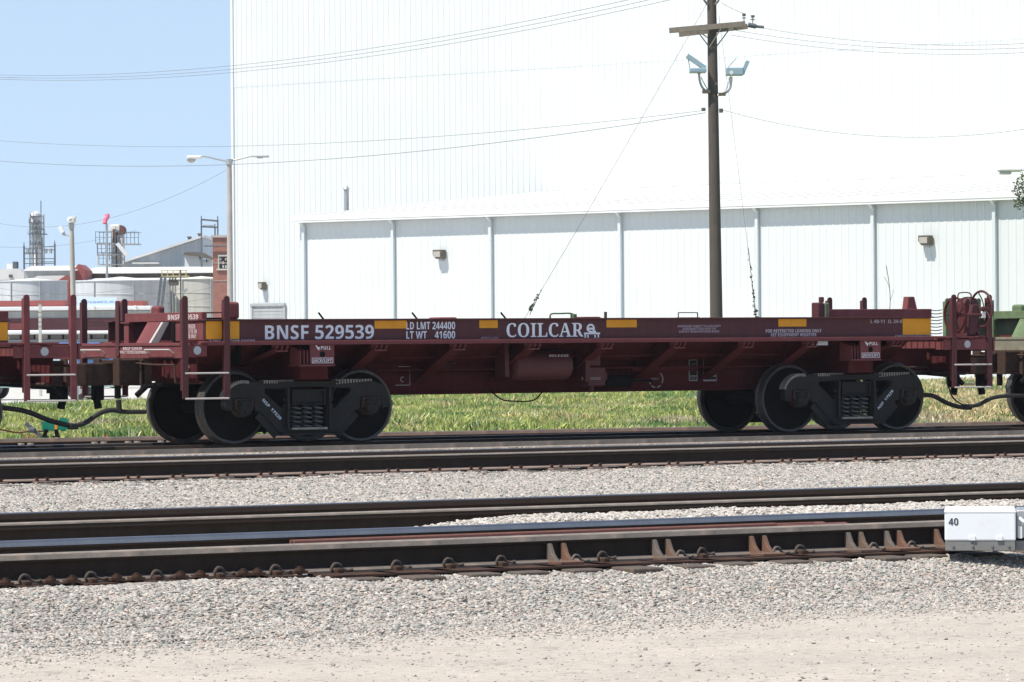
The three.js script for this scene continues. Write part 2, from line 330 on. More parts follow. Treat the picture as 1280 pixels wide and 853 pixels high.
const LX = (a, b, d) => Array.from({ length: Math.floor((b - a) / d) }, (_, i) => a + i * d);
{
  const t = thing('railway_track', 'railway track that carries the maroon flat cars, in their shadow', 'railway track', V(0, 0, 0));
  rail(t, -0.755, 1, -45, 75, M.rail, M.railTan); rail(t, 0.755, -1, -45, 75, M.rail, M.railPink);
  ties(t, 0, LX(-24, 30, 0.53), M.rust);
}
{
  const t = thing('railway_track', 'railway track nearest in front of the flat cars, with spiked pinkish rail base', 'railway track', V(0, 0, 0));
  rail(t, 4.945, 1, -45, 75, M.rail, M.railTan); rail(t, 6.455, -1, -45, 75, M.rail, M.railPink, M.rail, 0, false, 0.017);
  ties(t, 5.7, LX(-16.1, 12, 0.53), M.railPink, [6.455]);
}
{
  const t = thing('railway_track', 'rusty topped railway track in the middle of the gravel, behind the turnout rails', 'railway track', V(0, 0, 0));
  rail(t, 17.66, 1, -60, 60, M.rail, M.rail); rail(t, 19.2, -1, -60, 60, M.rail, M.rail, M.rail, 0, false, 0.019);
  ties(t, 18.43, LX(-24, 2, 0.53), M.brown);
}
{
  const t = thing('railway_track', 'turnout track closest to the camera, with curled clips and rail braces', 'railway track', V(0, 0, 0));
  rail(t, 21.6, 1, -60, 60, M.rail, M.rail, M.rail, 0, true); rail(t, 23.1, -1, -60, 60, M.rail, M.railGrey, M.rail, 0, false, 0.038);
  // switch rail lying against the far rail
  const zp = 21.735, x0 = atZ(365, 685, zp).x, x1 = atZ(1018, 650, zp).x;
  const p = part('switch_rail', runX(Q(zp, [[-0.06, -0.186], [0.075, -0.186], [0.075, -0.175], [0.02, -0.155], [0.009, -0.14], [0.009, -0.06], [-0.009, -0.06], [-0.009, -0.14], [-0.02, -0.155], [-0.06, -0.175]]), x0, x1), M.redrust, t);
  part('rail_head', [runX(Q(zp, [[-0.038, -0.052], [-0.034, -0.095], [0.034, -0.095], [0.038, -0.085], [0.036, -0.058], [0.026, -0.050]]), x0, x1 - 0.35), runX(Q(zp, [[-0.038, -0.056], [-0.034, -0.095], [0.034, -0.095], [0.034, -0.085], [0.026, -0.068]]), x1 - 0.35, x1 + 0.1), runX(Q(zp, [[-0.038, -0.066], [-0.034, -0.095], [0.024, -0.095], [0.014, -0.078]]), x1 + 0.1, x1 + 0.3)], M.redrust, p);
  part('heel_block', runX(Q(zp, [[0.03, -0.125], [0.06, -0.125], [0.06, -0.105], [0.03, -0.10]]), x0 + 1.2, x1), M.railTan, p);
  const xOf = (px) => atZ(px, 700 - px * 0.045, 23.18).x;
  const curls = [35, 118, 198, 277, 348, 425, 498, 565, 630, 757, 880, 1004].map(xOf), braces = [697, 828, 949, 1070, 1118, 1180].map(xOf);
  const all = [...LX(-24, curls[0] - 0.3, 0.47), ...curls, ...braces, ...LX(braces[5] + 0.45, 2, 0.47)];
  ties(t, 22.35, all, M.brown);
  const clip = ready(tube([V(-0.055, -0.185, 0.085), V(-0.062, -0.15, 0.09), V(-0.035, -0.118, 0.085), V(0.005, -0.125, 0.08), V(0.03, -0.155, 0.075), V(0.075, -0.168, 0.08), V(0.105, -0.157, 0.095)], 0.0125, 26, 7));
  const shoulder = ready([box(-0.05, 0.0, -0.2, -0.158, 0.085, 0.135, 0.008)]);
  const bolt = ready([cyl(V(0, -0.2, 0.105), V(0, -0.135, 0.105), 0.017, 8), cyl(V(0, -0.165, 0.105), V(0, -0.146, 0.105), 0.032, 6), box(-0.045, 0.045, -0.178, -0.162, 0.06, 0.13)]);
  const long = ready(box(-0.24, 0.24, -0.2, -0.187, 0.0, 0.34));
  const fin = (x) => { const g = ext([[0.014, -0.052], [0.05, -0.058], [0.085, -0.12], [0.150, -0.172], [0.150, -0.187], [0.014, -0.187]], 0.031, 0.004); g.rotateY(-Math.PI / 2); g.translate(x, 0, 0); return g; };
  const brace = ready([fin(-0.02)]), brace2 = ready([fin(0.085), box(-0.075, 0.105, -0.187, -0.165, 0.08, 0.24, 0.005)]);
  curls.forEach((x, i) => {
    const c = part('rail_clip', clip, M.clip, t); c.position.set(x, -0.03, 23.1); c.rotation.y = rr(-0.12, 0.12); c.scale.setScalar(rr(0.80, 0.88));
    part('clip_shoulder', shoulder, M.brown, t).position.set(x, 0, 23.1);
    if (i < 5) for (const d of [-0.16, 0.135]) part('bolt', bolt, M.brown, t).position.set(x + d, 0, 23.1); else part('slide_plate', long, M.brown, t).position.set(x + 0.05, 0, 23.1);
  });
  braces.forEach((x, i) => {
    part('rail_brace', brace2, [M.braceRust, M.braceBrown][i % 2], t).position.set(x, 0, 23.1);
    part('rail_brace', brace, [M.braceGrey, M.braceGrey, M.braceRust][i % 3], t).position.set(x, 0, 23.1);
    part('slide_plate', long, M.brown, t).position.set(x + 0.05, 0, 23.1);
    const c = part('rail_clip', clip, M.braceGrey, t); c.position.set(x + 0.13, -0.045, 23.16); c.scale.setScalar(0.75);
  });
}
{ // siding that closes in on the loaded track from behind
  const t = thing('railway_track', 'dull siding rails running into the grass behind the flat cars', 'railway track', V(2, 0.0, -3.3), Math.atan2(-1.6, 16));
  rail(t, 0, -1, -24, 22, M.railPink, M.railPink); 
  const br = ready([box(-0.03, 0.02, -0.187, -0.06, 0.02, 0.16, 0.006), box(0.10, 0.15, -0.187, -0.06, 0.02, 0.16, 0.006)]);
  for (const px of [12, 100, 140, 179]) { const w = atZ(px, 556, -4.3); part('rail_brace', br, M.railTan, t).position.set((w.x - 2) * 1.0, 0, 0.02); }
  ties(t, -0.75, LX(-16, 12, 0.55), M.railPink);
}
single('spare_rail', (() => { const z = 2.7, f = (y) => y; return runX([[z - 0.076, -0.075], [z + 0.076, -0.075], [z + 0.07, -0.058], [z + 0.02, -0.045], [z + 0.02, 0.012], [z - 0.02, 0.012], [z - 0.02, -0.045], [z - 0.07, -0.058]], -22, 30); })(), M.railTan, 'long spare rail lying flat on the gravel before the loaded track', 'rail');

// ------------------------------------------------------------------ loose ballast, pebbles
const stoneGeos = [0, 1, 2, 3].map((k) => {
  const g = new THREE.IcosahedronGeometry(1, 0), p = g.attributes.position;
  for (let i = 0; i < p.count; i++) { const a = p.getX(i), b = p.getY(i), c = p.getZ(i), q = 0.68 + 0.55 * hash(Math.round(a * 9), Math.round(b * 9), Math.round(c * 9) + k * 77); p.setXYZ(i, a * q * (1 + 0.25 * (k % 2)), b * q * 0.75, c * q); }
  g.computeVertexNormals(); return g;
});
const stoneMat = new THREE.MeshStandardMaterial({ roughness: 0.95 });
const LOOSE = [...BALLAST, [0.24, 0.235, 0.22], [0.29, 0.30, 0.28], [0.27, 0.275, 0.255], [0.41, 0.30, 0.245], [0.13, 0.125, 0.12], [0.58, 0.54, 0.48], [0.35, 0.33, 0.295], [0.46, 0.41, 0.355]];
function scatter(name, list) {
  stoneGeos.forEach((g, k) => {
    const mine = list.filter((_, i) => i % 4 === k); if (!mine.length) return;
    const im = new THREE.InstancedMesh(g, stoneMat, mine.length), m = new THREE.Matrix4(), q = new THREE.Quaternion(), c = new THREE.Color();
    mine.forEach(([x, y, z, s, col], i) => {
      q.setFromEuler(new THREE.Euler(rr(-0.5, 0.5), rr(0, 6.28), rr(-0.5, 0.5)));
      m.compose(V(x, y, z), q, V(s * rr(0.8, 1.25), s * rr(0.5, 0.9), s * rr(0.8, 1.2))); im.setMatrixAt(i, m);
      const a = (col || LOOSE[Math.floor(rnd() * LOOSE.length)]).map((q, h) => q * 0.72 + [0.41, 0.385, 0.345][h] * 0.28), v = rr(0.9, 1.1); im.setColorAt(i, c.setRGB(a[0] * v, a[1] * v, a[2] * v));
    });
    im.name = k ? name + '_' + String(k).padStart(3, '0') : name; im.castShadow = im.receiveShadow = true; im.userData.kind = 'stuff'; im.userData.label = 'loose crushed stone ballast of mixed grey and pink between the rails'; im.userData.category = 'ballast'; scene.add(im);
  });
}
{
  const L = [];
  const xr = (z, m) => [atZ(-70, 640, z).x - m, atZ(1350, 640, z).x + m];
  const fill = (z0, z1, per, s0, s1, col, xa = -1e9, xb = 1e9, pc = 0.7) => {
    const [a0, b0] = xr(z0, 0.5), [a1, b1] = xr(z1, 0.5), n = Math.round(per * (z1 - z0) * ((b0 - a0) + (b1 - a1)) / 2);
    for (let i = 0; i < n; i++) { const z = rr(z0, z1), t = (z - z0) / (z1 - z0), x = rr(a0 + (a1 - a0) * t, b0 + (b1 - b0) * t); if (x < xa || x > xb) continue; const s = rr(s0, s1) * (rnd() < 0.06 ? 1.5 : 1); L.push([x, bedY(x, z) + s * 0.15, z, s, col && rnd() < pc ? col[Math.floor(rnd() * col.length)] : null]); }
  };
  const tan = [[0.40, 0.33, 0.27], [0.46, 0.40, 0.33], [0.34, 0.29, 0.24], [0.30, 0.27, 0.24]];
  fill(6.62, 17.55, 1000, 0.009, 0.019);
  fill(23.36, 24.9, 3200, 0.007, 0.0155);
  { const mix = [...BALLAST, [0.52, 0.46, 0.40], [0.50, 0.45, 0.40]]; const [a, b] = xr(25.4, 0.8); for (let i = 0; i < 26000; i++) { const z = 24.6 + 2.0 * rnd() * rnd(), x = rr(a - 0.5, b), d = (z - 24.6) / (1.5 + 1.2 * bump(x, z, 0.9, 33)); if (rnd() < d) continue; const s = rr(0.006, 0.016) * (1 - 0.25 * d); L.push([x, Math.max(bedY(x, z), dirtY(x, z)) + s * 0.15, z, s, rnd() < 0.6 ? mix[Math.floor(rnd() * mix.length)] : null]); } }
  fill(19.35, 21.45, 1100, 0.009, 0.020, [[0.60, 0.56, 0.50], [0.52, 0.46, 0.41], [0.45, 0.43, 0.40]], -14.6);
  fill(0.95, 4.8, 110, 0.010, 0.020, tan, -1e9, 1e9, 1);
  fill(-4.6, -0.9, 120, 0.014, 0.030, tan, -1e9, 1e9, 1);
  scatter('ballast', L);
  const P = []; const cols = [[0.30, 0.28, 0.26], [0.55, 0.50, 0.45], [0.42, 0.38, 0.34], [0.20, 0.15, 0.13], [0.62, 0.58, 0.53]];
  for (let i = 0; i < 5200; i++) { const z = 25.2 + 5.5 * Math.pow(rnd(), 1.5), [a, b] = xr(z, 0.4), x = rr(a, b), s = rr(0.003, 0.010) * (rnd() < 0.05 ? 2 : 1); P.push([x, dirtY(x, z) + s * 0.1, z, s, cols[Math.floor(rnd() * (rnd() < 0.1 ? 5 : 3))]]); }
  scatter('pebbles', P);
}

// ------------------------------------------------------------------ grass field
const inside = (x, z) => { let c = false; for (let i = 0, j = FIELD.length - 1; i < FIELD.length; j = i++) { const a = FIELD[i], b = FIELD[j]; if ((a.z > z) !== (b.z > z) && x < (b.x - a.x) * (z - a.z) / (b.z - a.z) + a.x) c = !c; } return c; };
{
  function tuft(n, spread, lean, wid) {
    const p = []; for (let i = 0; i < n; i++) {
      const a = rr(0, 6.28), r = spread * Math.sqrt(rnd()), x = Math.cos(a) * r, z = Math.sin(a) * r, h = rr(0.45, 1), b = rr(0, 6.28), l = lean * h * rnd(), c = Math.cos(b), s = Math.sin(b), w = wid * rr(0.6, 1.2), t = rr(0, 3.14), wx = Math.cos(t) * w, wz = Math.sin(t) * w;
      const m = [x + c * l * 0.35, h * 0.6, z + s * l * 0.35], e = [x + c * l, h, z + s * l];
      p.push(x - wx, 0, z - wz, x + wx, 0, z + wz, m[0] + wx * 0.8, m[1], m[2] + wz * 0.8, x - wx, 0, z - wz, m[0] + wx * 0.8, m[1], m[2] + wz * 0.8, m[0] - wx * 0.8, m[1], m[2] - wz * 0.8, m[0] - wx * 0.8, m[1], m[2] - wz * 0.8, m[0] + wx * 0.8, m[1], m[2] + wz * 0.8, ...e);
    }
    const g = new THREE.BufferGeometry(); g.setAttribute('position', new THREE.BufferAttribute(new Float32Array(p), 3)); g.computeVertexNormals(); return g;
  }
  const kinds = [tuft(12, 0.6, 0.6, 0.05), tuft(10, 0.7, 1.5, 0.13), tuft(16, 0.8, 0.4, 0.035)];
  const leaf = new THREE.MeshPhysicalMaterial({ roughness: 0.8, side: THREE.DoubleSide });
  const spots = [];
  for (let i = 0; i < 105000; i++) {
    const w = atY(rr(-90, 1370), rr(468, 549), -0.27); if (w.z > -4.3 + rr(0, 0.7) || w.z < -140 || !inside(w.x, w.z)) continue; spots.push(w);
  }
  kinds.forEach((g, k) => {
    const mine = spots.filter((_, i) => i % 3 === k), im = new THREE.InstancedMesh(g, leaf, mine.length), m = new THREE.Matrix4(), q = new THREE.Quaternion(), c = new THREE.Color();
    mine.forEach((w, i) => {
      const n = fbm(w.x / 0.9 + 40, w.z / 1.6 + 90, 0, 5, 3), dry = sm(0.52, 0.78, n * 0.9 + 0.5 * sm(0.78, 0.9, (w.clone().sub(EYE).dot(VR) / w.clone().sub(EYE).dot(VF)) * 8)), v = rr(0.6, 1.4);
      let col = [0.38 + 0.20 * dry, 0.43 + 0.04 * dry, 0.12 + 0.13 * dry];
      const t = rnd(); if (t < 0.14 || n < 0.38) col = [0.11, 0.21, 0.06]; else if (t < 0.23) col = [0.50, 0.45, 0.27]; else if (t < 0.25) col = [0.52, 0.22, 0.13]; else if (t < 0.258) col = [0.7, 0.68, 0.6];
      if (n < 0.62 && vnoise(w.x * 1.3 + 3, w.z * 0.6 + 3, 0, 15) < 0.16) col = [0.50, 0.43, 0.28];
      const tall = vnoise(w.x * 0.8 + 20, w.z * 0.35 + 60, 0, 19) > 0.74 ? 1.55 : 1;
      const s = tall * rr(0.07, 0.16) * (0.6 + 0.8 * vnoise(w.x / 1.5 + 9, w.z / 3 + 9, 0, 8));
      q.setFromAxisAngle(V(0, 1, 0), rr(0, 6.28)); m.compose(w, q, V(s * rr(0.7, 1.1), s, s * rr(0.7, 1.1))); im.setMatrixAt(i, m); im.setColorAt(i, c.setRGB(col[0] * v, col[1] * v, col[2] * v));
    });
    im.name = k ? 'grass_' + String(k).padStart(3, '0') : 'grass'; im.castShadow = im.receiveShadow = true; im.userData.kind = 'stuff'; im.userData.label = 'weedy sunlit grass covering the field behind the tracks'; im.userData.category = 'grass'; scene.add(im);
  });
}

// ------------------------------------------------------------------ coil cars
const PITCH = 13.78, TC = 4.205, AX = 0.899;
const G = {}; // shapes shared by all trucks
{
  const lathe = (pts) => { const g = new THREE.LatheGeometry(pts.map(([r, z]) => new THREE.Vector2(r, z)), 56); g.rotateX(Math.PI / 2); return ready(g); };
  // wheel at z = 0 (outer rim face) growing towards -z (inwards); lathe axis y becomes +z
  G.wheelPlate = lathe([[0.415, -0.02], [0.395, -0.035], [0.33, -0.055], [0.22, -0.085], [0.13, -0.03], [0.12, 0.0], [0.07, 0.005], [0.07, -0.17], [0.13, -0.165], [0.22, -0.12], [0.33, -0.095], [0.40, -0.105], [0.415, -0.125]]);
  G.wheelRim = lathe([[0.415, -0.125], [0.42, -0.138], [0.474, -0.14], [0.485, -0.130], [0.484, -0.117], [0.470, -0.106], [0.461, -0.095], [0.457, -0.06], [0.453, -0.004], [0.446, 0], [0.42, 0], [0.415, -0.02]]);
  G.axle = ready([cyl(V(0, 0, -1.06), V(0, 0, 1.06), 0.075, 16), cyl(V(0, 0, -0.64), V(0, 0, 0.64), 0.088, 18)]);
  const P = [[-1.155, 0.44], [-1.16, 0.55], [-1.12, 0.66], [-1.05, 0.735], [-0.93, 0.775], [-0.70, 0.79], [-0.40, 0.775], [0.40, 0.775], [0.70, 0.79], [0.93, 0.775], [1.05, 0.735], [1.12, 0.66], [1.16, 0.55], [1.155, 0.44], [1.055, 0.42], [1.04, 0.565], [0.76, 0.565], [0.745, 0.42], [0.67, 0.40], [0.40, 0.135], [0.32, 0.105], [-0.32, 0.105], [-0.40, 0.135], [-0.67, 0.40], [-0.745, 0.42], [-0.76, 0.565], [-1.04, 0.565], [-1.055, 0.42]].reverse();
  const H = [[[-0.60, 0.685], [-0.34, 0.685], [-0.315, 0.66], [-0.315, 0.50], [-0.345, 0.445], [-0.385, 0.45], [-0.60, 0.64]], [[-0.255, 0.70], [0.255, 0.70], [0.265, 0.68], [0.265, 0.19], [-0.265, 0.19], [-0.265, 0.68]], [[0.60, 0.685], [0.60, 0.64], [0.385, 0.45], [0.345, 0.445], [0.315, 0.50], [0.315, 0.66], [0.34, 0.685]]];
  const frame = ext(P, 0.13, 0.012, H); frame.translate(0, 0, 0.935);
  const lips = [];
  for (const s of [-1, 1]) { // raised flanges round the frame, as cast
    lips.push(bar(V(s * 0.68, 0.385, 1.03), V(s * 0.41, 0.125, 1.03), 0.03, 0.15), bar(V(s * 0.62, 0.625, 1.06), V(s * 0.40, 0.44, 1.06), 0.02, 0.035));
    lips.push(box(s * 0.275, s * 0.315, 0.18, 0.70, 0.93, 1.115, 0.008));
    for (let k = 0; k < 4; k++) lips.push(cyl(V(s * 0.345, 0.30 + k * 0.085, 1.05), V(s * 0.345, 0.30 + k * 0.085, 1.085), 0.017, 7));
  }
  lips.push(box(-0.40, 0.40, 0.100, 0.125, 0.92, 1.13, 0.008), box(-0.42, 0.42, 0.752, 0.775, 0.93, 1.10, 0.006));
  G.sideframe = ready([frame, ...lips.slice(0, -2)]); G.flange = ready(lips.slice(-2));
  const ribs = []; // cast pads along the top of the frame
  for (const s of [-1, 1]) for (let k = 0; k < 13; k++) { const a = 2.85 - k * 0.125, x = -0.90 - 0.27 * Math.cos(Math.PI - a), y = 0.545 + 0.245 * Math.sin(a); if (s < 0) ribs.push(box(x - 0.011, x + 0.011, y - 0.03, y + 0.008, 0.94, 1.075)); }
  for (let k = 0; k < 12; k++) ribs.push(box(-0.62 + k * 0.036, -0.602 + k * 0.036, 0.755, 0.797, 0.94, 1.072));
  for (let k = 0; k < 13; k++) ribs.push(box(0.40 + k * 0.041, 0.418 + k * 0.041, 0.735 + k * 0.003, 0.797, 0.94, 1.072));
  G.ribs = ready(ribs);
  const c = (x) => [cyl(V(x, 0.457, 1.03), V(x, 0.457, 1.10), 0.105, 22), cyl(V(x, 0.457, 1.10), V(x, 0.457, 1.115), 0.085, 18), ...[0, 1, 2].map((k) => cyl(V(x + 0.055 * Math.cos(k * 2.1 + 0.5), 0.457 + 0.055 * Math.sin(k * 2.1 + 0.5), 1.11), V(x + 0.055 * Math.cos(k * 2.1 + 0.5), 0.457 + 0.055 * Math.sin(k * 2.1 + 0.5), 1.132), 0.016, 6))];
  G.cap = [ready(c(-AX)), ready(c(AX))];
  G.adapter = [-AX, AX].map((x) => ready([box(x - 0.135, x + 0.135, 0.545, 0.567, 0.93, 1.09, 0.006), box(x - 0.13, x - 0.09, 0.44, 0.55, 0.95, 1.085, 0.008), box(x + 0.09, x + 0.13, 0.44, 0.55, 0.95, 1.085, 0.008), cyl(V(x, 0.457, 0.92), V(x, 0.457, 1.03), 0.118, 22)]));
  G.bolster = ready([box(-0.225, 0.225, 0.50, 0.665, -1.06, 1.06, 0.015), box(-0.21, 0.21, 0.36, 0.52, -0.80, 0.80, 0.02), box(-0.235, 0.235, 0.655, 0.675, 0.98, 1.10, 0.004), box(-0.235, 0.235, 0.485, 0.502, 0.94, 1.10, 0.004), box(-0.235, -0.215, 0.50, 0.66, 0.99, 1.095), box(0.215, 0.235, 0.50, 0.66, 0.99, 1.095), cyl(V(0, 0.66, 0), V(0, 0.76, 0), 0.18, 20)]);
  const spring = (x, z) => { const p = []; for (let k = 0; k <= 70; k++) { const a = k / 70 * Math.PI * 2 * 5; p.push(V(x + 0.062 * Math.cos(a), 0.20 + 0.285 * k / 70, z + 0.062 * Math.sin(a))); } return tube(p, 0.0155, 110, 6); };
  G.spring = [-0.155, 0, 0.155].map((x) => ready(spring(x, 1.02)));
  G.seat = ready([box(-0.25, 0.25, 0.172, 0.20, 0.93, 1.12, 0.005), ...[-0.155, 0, 0.155].map((x) => cyl(V(x, 0.195, 1.02), V(x, 0.222, 1.02), 0.045, 12))]);
  G.brake = ready([box(0.52, 0.61, -0.08, -0.01, -0.70, 0.70), ...[-1, 1].map((s) => { const g = new THREE.TorusGeometry(0.50, 0.032, 6, 8, 0.75); g.rotateZ(-0.45); g.translate(0, 0, s * 0.735); return g; })]);
}
function truck(car, x) {
  const t = sub('truck', car); t.position.set(x, 0, 0);
  for (const a of [-AX, AX]) {
    part('axle', G.axle, M.black, t).position.set(a, 0.457, 0);
    for (const s of [1, -1]) for (const [n, g, m] of [['wheel', G.wheelPlate, M.plate], ['wheel_rim', G.wheelRim, M.rim]]) { const w = part(n, g, m, t); w.position.set(a, 0.457, s * 0.80); if (s < 0) w.rotation.y = Math.PI; w.rotation.z = 0; }
  }
  part('bolster', G.bolster, M.truck, t);
  for (const s of [1, -1]) {
    const put = (n, g, m) => { const o = part(n, g, m, t); if (s < 0) o.rotation.y = Math.PI; return o; };
    put('sideframe', G.sideframe, M.truck); put('frame_flange', G.flange, M.truckDim); put('pads', G.ribs, M.truckDust).userData.kind = 'stuff'; put('spring_seat', G.seat, M.truckDust);
    G.cap.forEach((g) => put('bearing_cap', g, M.truck)); G.adapter.forEach((g) => put('bearing_adapter', g, M.brown));
    G.spring.forEach((g) => put('spring', g, M.spring));
  }
  for (const [a, r] of [[-AX, 0], [AX, Math.PI]]) { const b = part('brake_beam', G.brake, M.brown, t); b.position.set(a, 0.457, 0); b.rotation.y = r; }
  return t;
}
function ladder(car, name, x0, x1, z, y0, y1, m, rungs) {
  const l = sub(name, car), w = 0.075;
  for (const x of [x0, x1]) part('post', [box(x - 0.01, x + w - 0.01, y0, y1 - 0.04, z - 0.012, z + 0.012), cyl(V(x - 0.01 + w / 2, y1 - 0.04, z - 0.0118), V(x - 0.01 + w / 2, y1 - 0.04, z + 0.0118), w / 2, 14), box(x - 0.01, x + 0.004, y0 + 0.1, y1 - 0.05, z - 0.06, z - 0.012)], m, l);
  for (const y of rungs) part('rung', [cyl(V(x0 + 0.03, y, z + 0.03), V(x1 + 0.03, y, z + 0.03), 0.011, 8), cyl(V(x0 + 0.03, y, z + 0.01), V(x0 + 0.03, y, z + 0.035), 0.011, 8), cyl(V(x1 + 0.03, y, z + 0.01), V(x1 + 0.03, y, z + 0.035), 0.011, 8)], M.rod, l);
  return l;
}
function brakeWheel(parent, x, y, z, r, m) {
  const t = new THREE.TorusGeometry(r, 0.017, 8, 40); t.rotateY(Math.PI / 2); t.translate(x, y, z);
  const sp = [0, 1, 2, 3, 4].map((k) => { const a = k * 1.2566 + 0.6; return tube([V(x + 0.05, y, z), V(x + 0.045, y + Math.sin(a) * r * 0.5, z + Math.cos(a) * r * 0.5), V(x, y + Math.sin(a) * r, z + Math.cos(a) * r)], 0.009, 8, 6); });
  return part('brake_wheel', [t, ...sp, cyl(V(x + 0.02, y, z), V(x + 0.08, y, z), 0.035, 12)], m, parent);
}
function coilCar(label, X, o) {
  const p = o.paint, pd = o.dusty, c = thing('coil_car', label, 'railway car', V(X, 0, 0));
  const L0 = -5.80, L1 = o.L1 || 5.24;
  // side sills: web and two flanges
  for (const s of [1, -1]) {
    const ss = part('side_sill', [box(L0, L1, 1.285, 1.538, s * 1.385, s * 1.40)], p, c);
    part('top_flange', box(L0 - 0.02, L1 + 0.02, 1.538, 1.555, s * 1.25, s * 1.455, 0.004), p, ss);
    part('bottom_flange', [box(L0 - 0.02, 6.0, 1.262, 1.285, s * 1.25, s * 1.475, 0.004), box(L0, L1, 1.235, 1.262, s * 1.40, s * 1.47)], pd, ss);
  }
  // floor: flat edges and a sunken trough
  const prof = [[-1.385, 1.30], [-0.95, 1.30], [-0.5, 1.02], [0.5, 1.02], [0.95, 1.30], [1.385, 1.30], [1.385, 1.275], [0.965, 1.275], [0.51, 0.995], [-0.51, 0.995], [-0.965, 1.275], [-1.385, 1.275]].reverse();
  part('trough_floor', runX(prof, L0, L1), M.maroonMatt, c);
  // centre sill, fish-bellied, with bottom flange
  const belly = [[-6.1, 1.12], [-6.1, 0.80], [-5.0, 0.76], [-4.2, 0.68], [-3.2, 0.60], [3.2, 0.60], [4.2, 0.68], [5.0, 0.76], [6.1, 0.80], [6.1, 1.12]];
  for (const s of [1, -1]) { const g = ext(belly, 0.014); g.translate(0, 0, s * 0.34 - 0.007); part('center_sill', g, M.maroonMatt, c); }
  part('sill_flange', [box(-3.2, 3.2, 0.578, 0.60, -0.42, 0.42), bar(V(-3.2, 0.589, 0), V(-4.9, 0.755, 0), 0.84, 0.022), bar(V(3.2, 0.589, 0), V(4.9, 0.755, 0), 0.84, 0.022)], M.maroonMatt, c);
  part('sill_rib', [1, -1].flatMap((s) => [box(-3.2, 2.6, 0.845, 0.862, s * 0.348, s * 0.40), box(-3.2, 3.0, 0.655, 0.67, s * 0.348, s * 0.37)]), M.maroonMatt, c);
  // cross bearers and their brackets under the sill lip
  const spots = [-4.75, -3.35, -2.21, -1.10, 0.0, 1.13, 2.21, 3.24, 4.65];
  for (const x of spots) {
    const outer = Math.abs(x) > 4.3;
    const w = ext([[-1.38, 1.262], [-1.38, 1.20], [-0.36, outer ? 0.98 : 0.74], [0.36, outer ? 0.98 : 0.74], [1.38, 1.20], [1.38, 1.262], [0.9, 1.235], [0.5, 1.0], [-0.5, 1.0], [-0.9, 1.235]].reverse(), 0.012); w.rotateY(Math.PI / 2); w.translate(x, 0, 0);
    const fl = [1, -1].map((s) => bar(V(x, 1.195, s * 1.38), V(x, outer ? 0.975 : 0.735, s * 0.36), 0.17, 0.014));
    const b = part('cross_bearer', [w, ...fl], o.brake ? M.maroonMatt : p, c);
    for (const s of [1, -1]) part('bracket', [-0.07, 0, 0.07].map((d) => { const g = ext([[s * 1.30, 1.236], [s * 1.462, 1.236], [s * 1.462, 1.20], [s * 1.40, 1.165], [s * 1.30, 1.165]], 0.012); g.rotateY(-Math.PI / 2); g.translate(x + d, 0, 0); return g; }).concat([box(x - 0.085, x + 0.085, 1.150, 1.166, s * 1.29, s * 1.42)]), pd, b);
  }
  // jacking pads
  for (const x of [-4.19, 4.20]) for (const s of [1, -1]) {
    const j = part('jacking_pad', [box(x - 0.17, x + 0.17, 0.985, 1.234, s * 1.40, s * 1.43, 0.004), box(x - 0.33, x + 0.17, 0.965, 0.984, s * 1.15, s * 1.45), box(x + 0.155, x + 0.17, 0.985, 1.234, s * 1.15, s * 1.40)], pd, c);
    part('rib', [-0.30, -0.25, -0.20].map((d) => { const g = ext([[s * 1.15, 0.985], [s * 1.43, 0.985], [s * 1.43, 1.16], [s * 1.15, 1.234]], 0.012); g.rotateY(-Math.PI / 2); g.translate(x + d, 0, 0); return g; }), pd, j);
    part('pull_hole', cyl(V(x - 0.0, 1.115, s * 1.4305), V(x, 1.115, s * 1.4325), 0.038, 18), M.black, j);
    part('body_bolster', [box(x - 0.2, x + 0.2, 0.80, 1.26, s * 0.36, s * 1.2)], M.maroonMatt, j);
  }
  // reflective yellow sheets
  const ylw = (x0, x1, y0, y1) => part('reflector', box(x0, x1, y0, y1, 1.4005, 1.4035), M.yellow, c);
  for (const [a, b] of [[-5.785, -5.33], [L1 - 0.48, L1 - 0.005]]) ylw(a, b, 1.31, 1.53);
  for (const [a, b] of [[468, 508], [599, 622], [758, 796], [973, 1008]]) ylw(atZ(a, 404, 1.4).x, atZ(b, 404, 1.4).x, 1.43, 1.53);
  // end bulkheads
  part('bulkhead', [box(-5.82, -5.75, 1.535, 1.645, -0.85, 1.36, 0.006), box(-5.80, -5.76, 1.29, 1.535, 0.58, 1.36), box(-5.83, -5.74, 1.26, 1.535, -0.86, -0.72, 0.005), box(-5.85, -5.72, 1.52, 1.536, -0.92, -0.66), box(-5.75, -5.50, 1.63, 1.645, -0.85, 1.30)], pd, c); part('trough_end', [box(-5.12, -5.08, 1.0, 1.56, -0.95, 0.95), box(-5.74, -5.08, 1.555, 1.58, -0.84, 0.75)], M.black, c);  // trough end coloured black: shade inside the covered trough painted in
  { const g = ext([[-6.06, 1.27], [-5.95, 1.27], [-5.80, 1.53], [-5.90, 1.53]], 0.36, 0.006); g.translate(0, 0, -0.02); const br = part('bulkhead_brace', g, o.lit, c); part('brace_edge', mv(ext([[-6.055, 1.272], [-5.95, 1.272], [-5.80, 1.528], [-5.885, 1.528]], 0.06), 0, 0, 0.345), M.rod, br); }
  const bx0 = atZ(1037, 392, 1.0).x, bx1 = atZ(1165, 392, 1.0).x;
  part('bulkhead', [box(bx0, bx1, 1.555, 1.665, 0.62, 1.0, 0.006), box(bx1 - 0.08, bx1 - 0.005, 1.30, 1.66, -1.36, 0.62, 0.006)], o.dustTop, c);
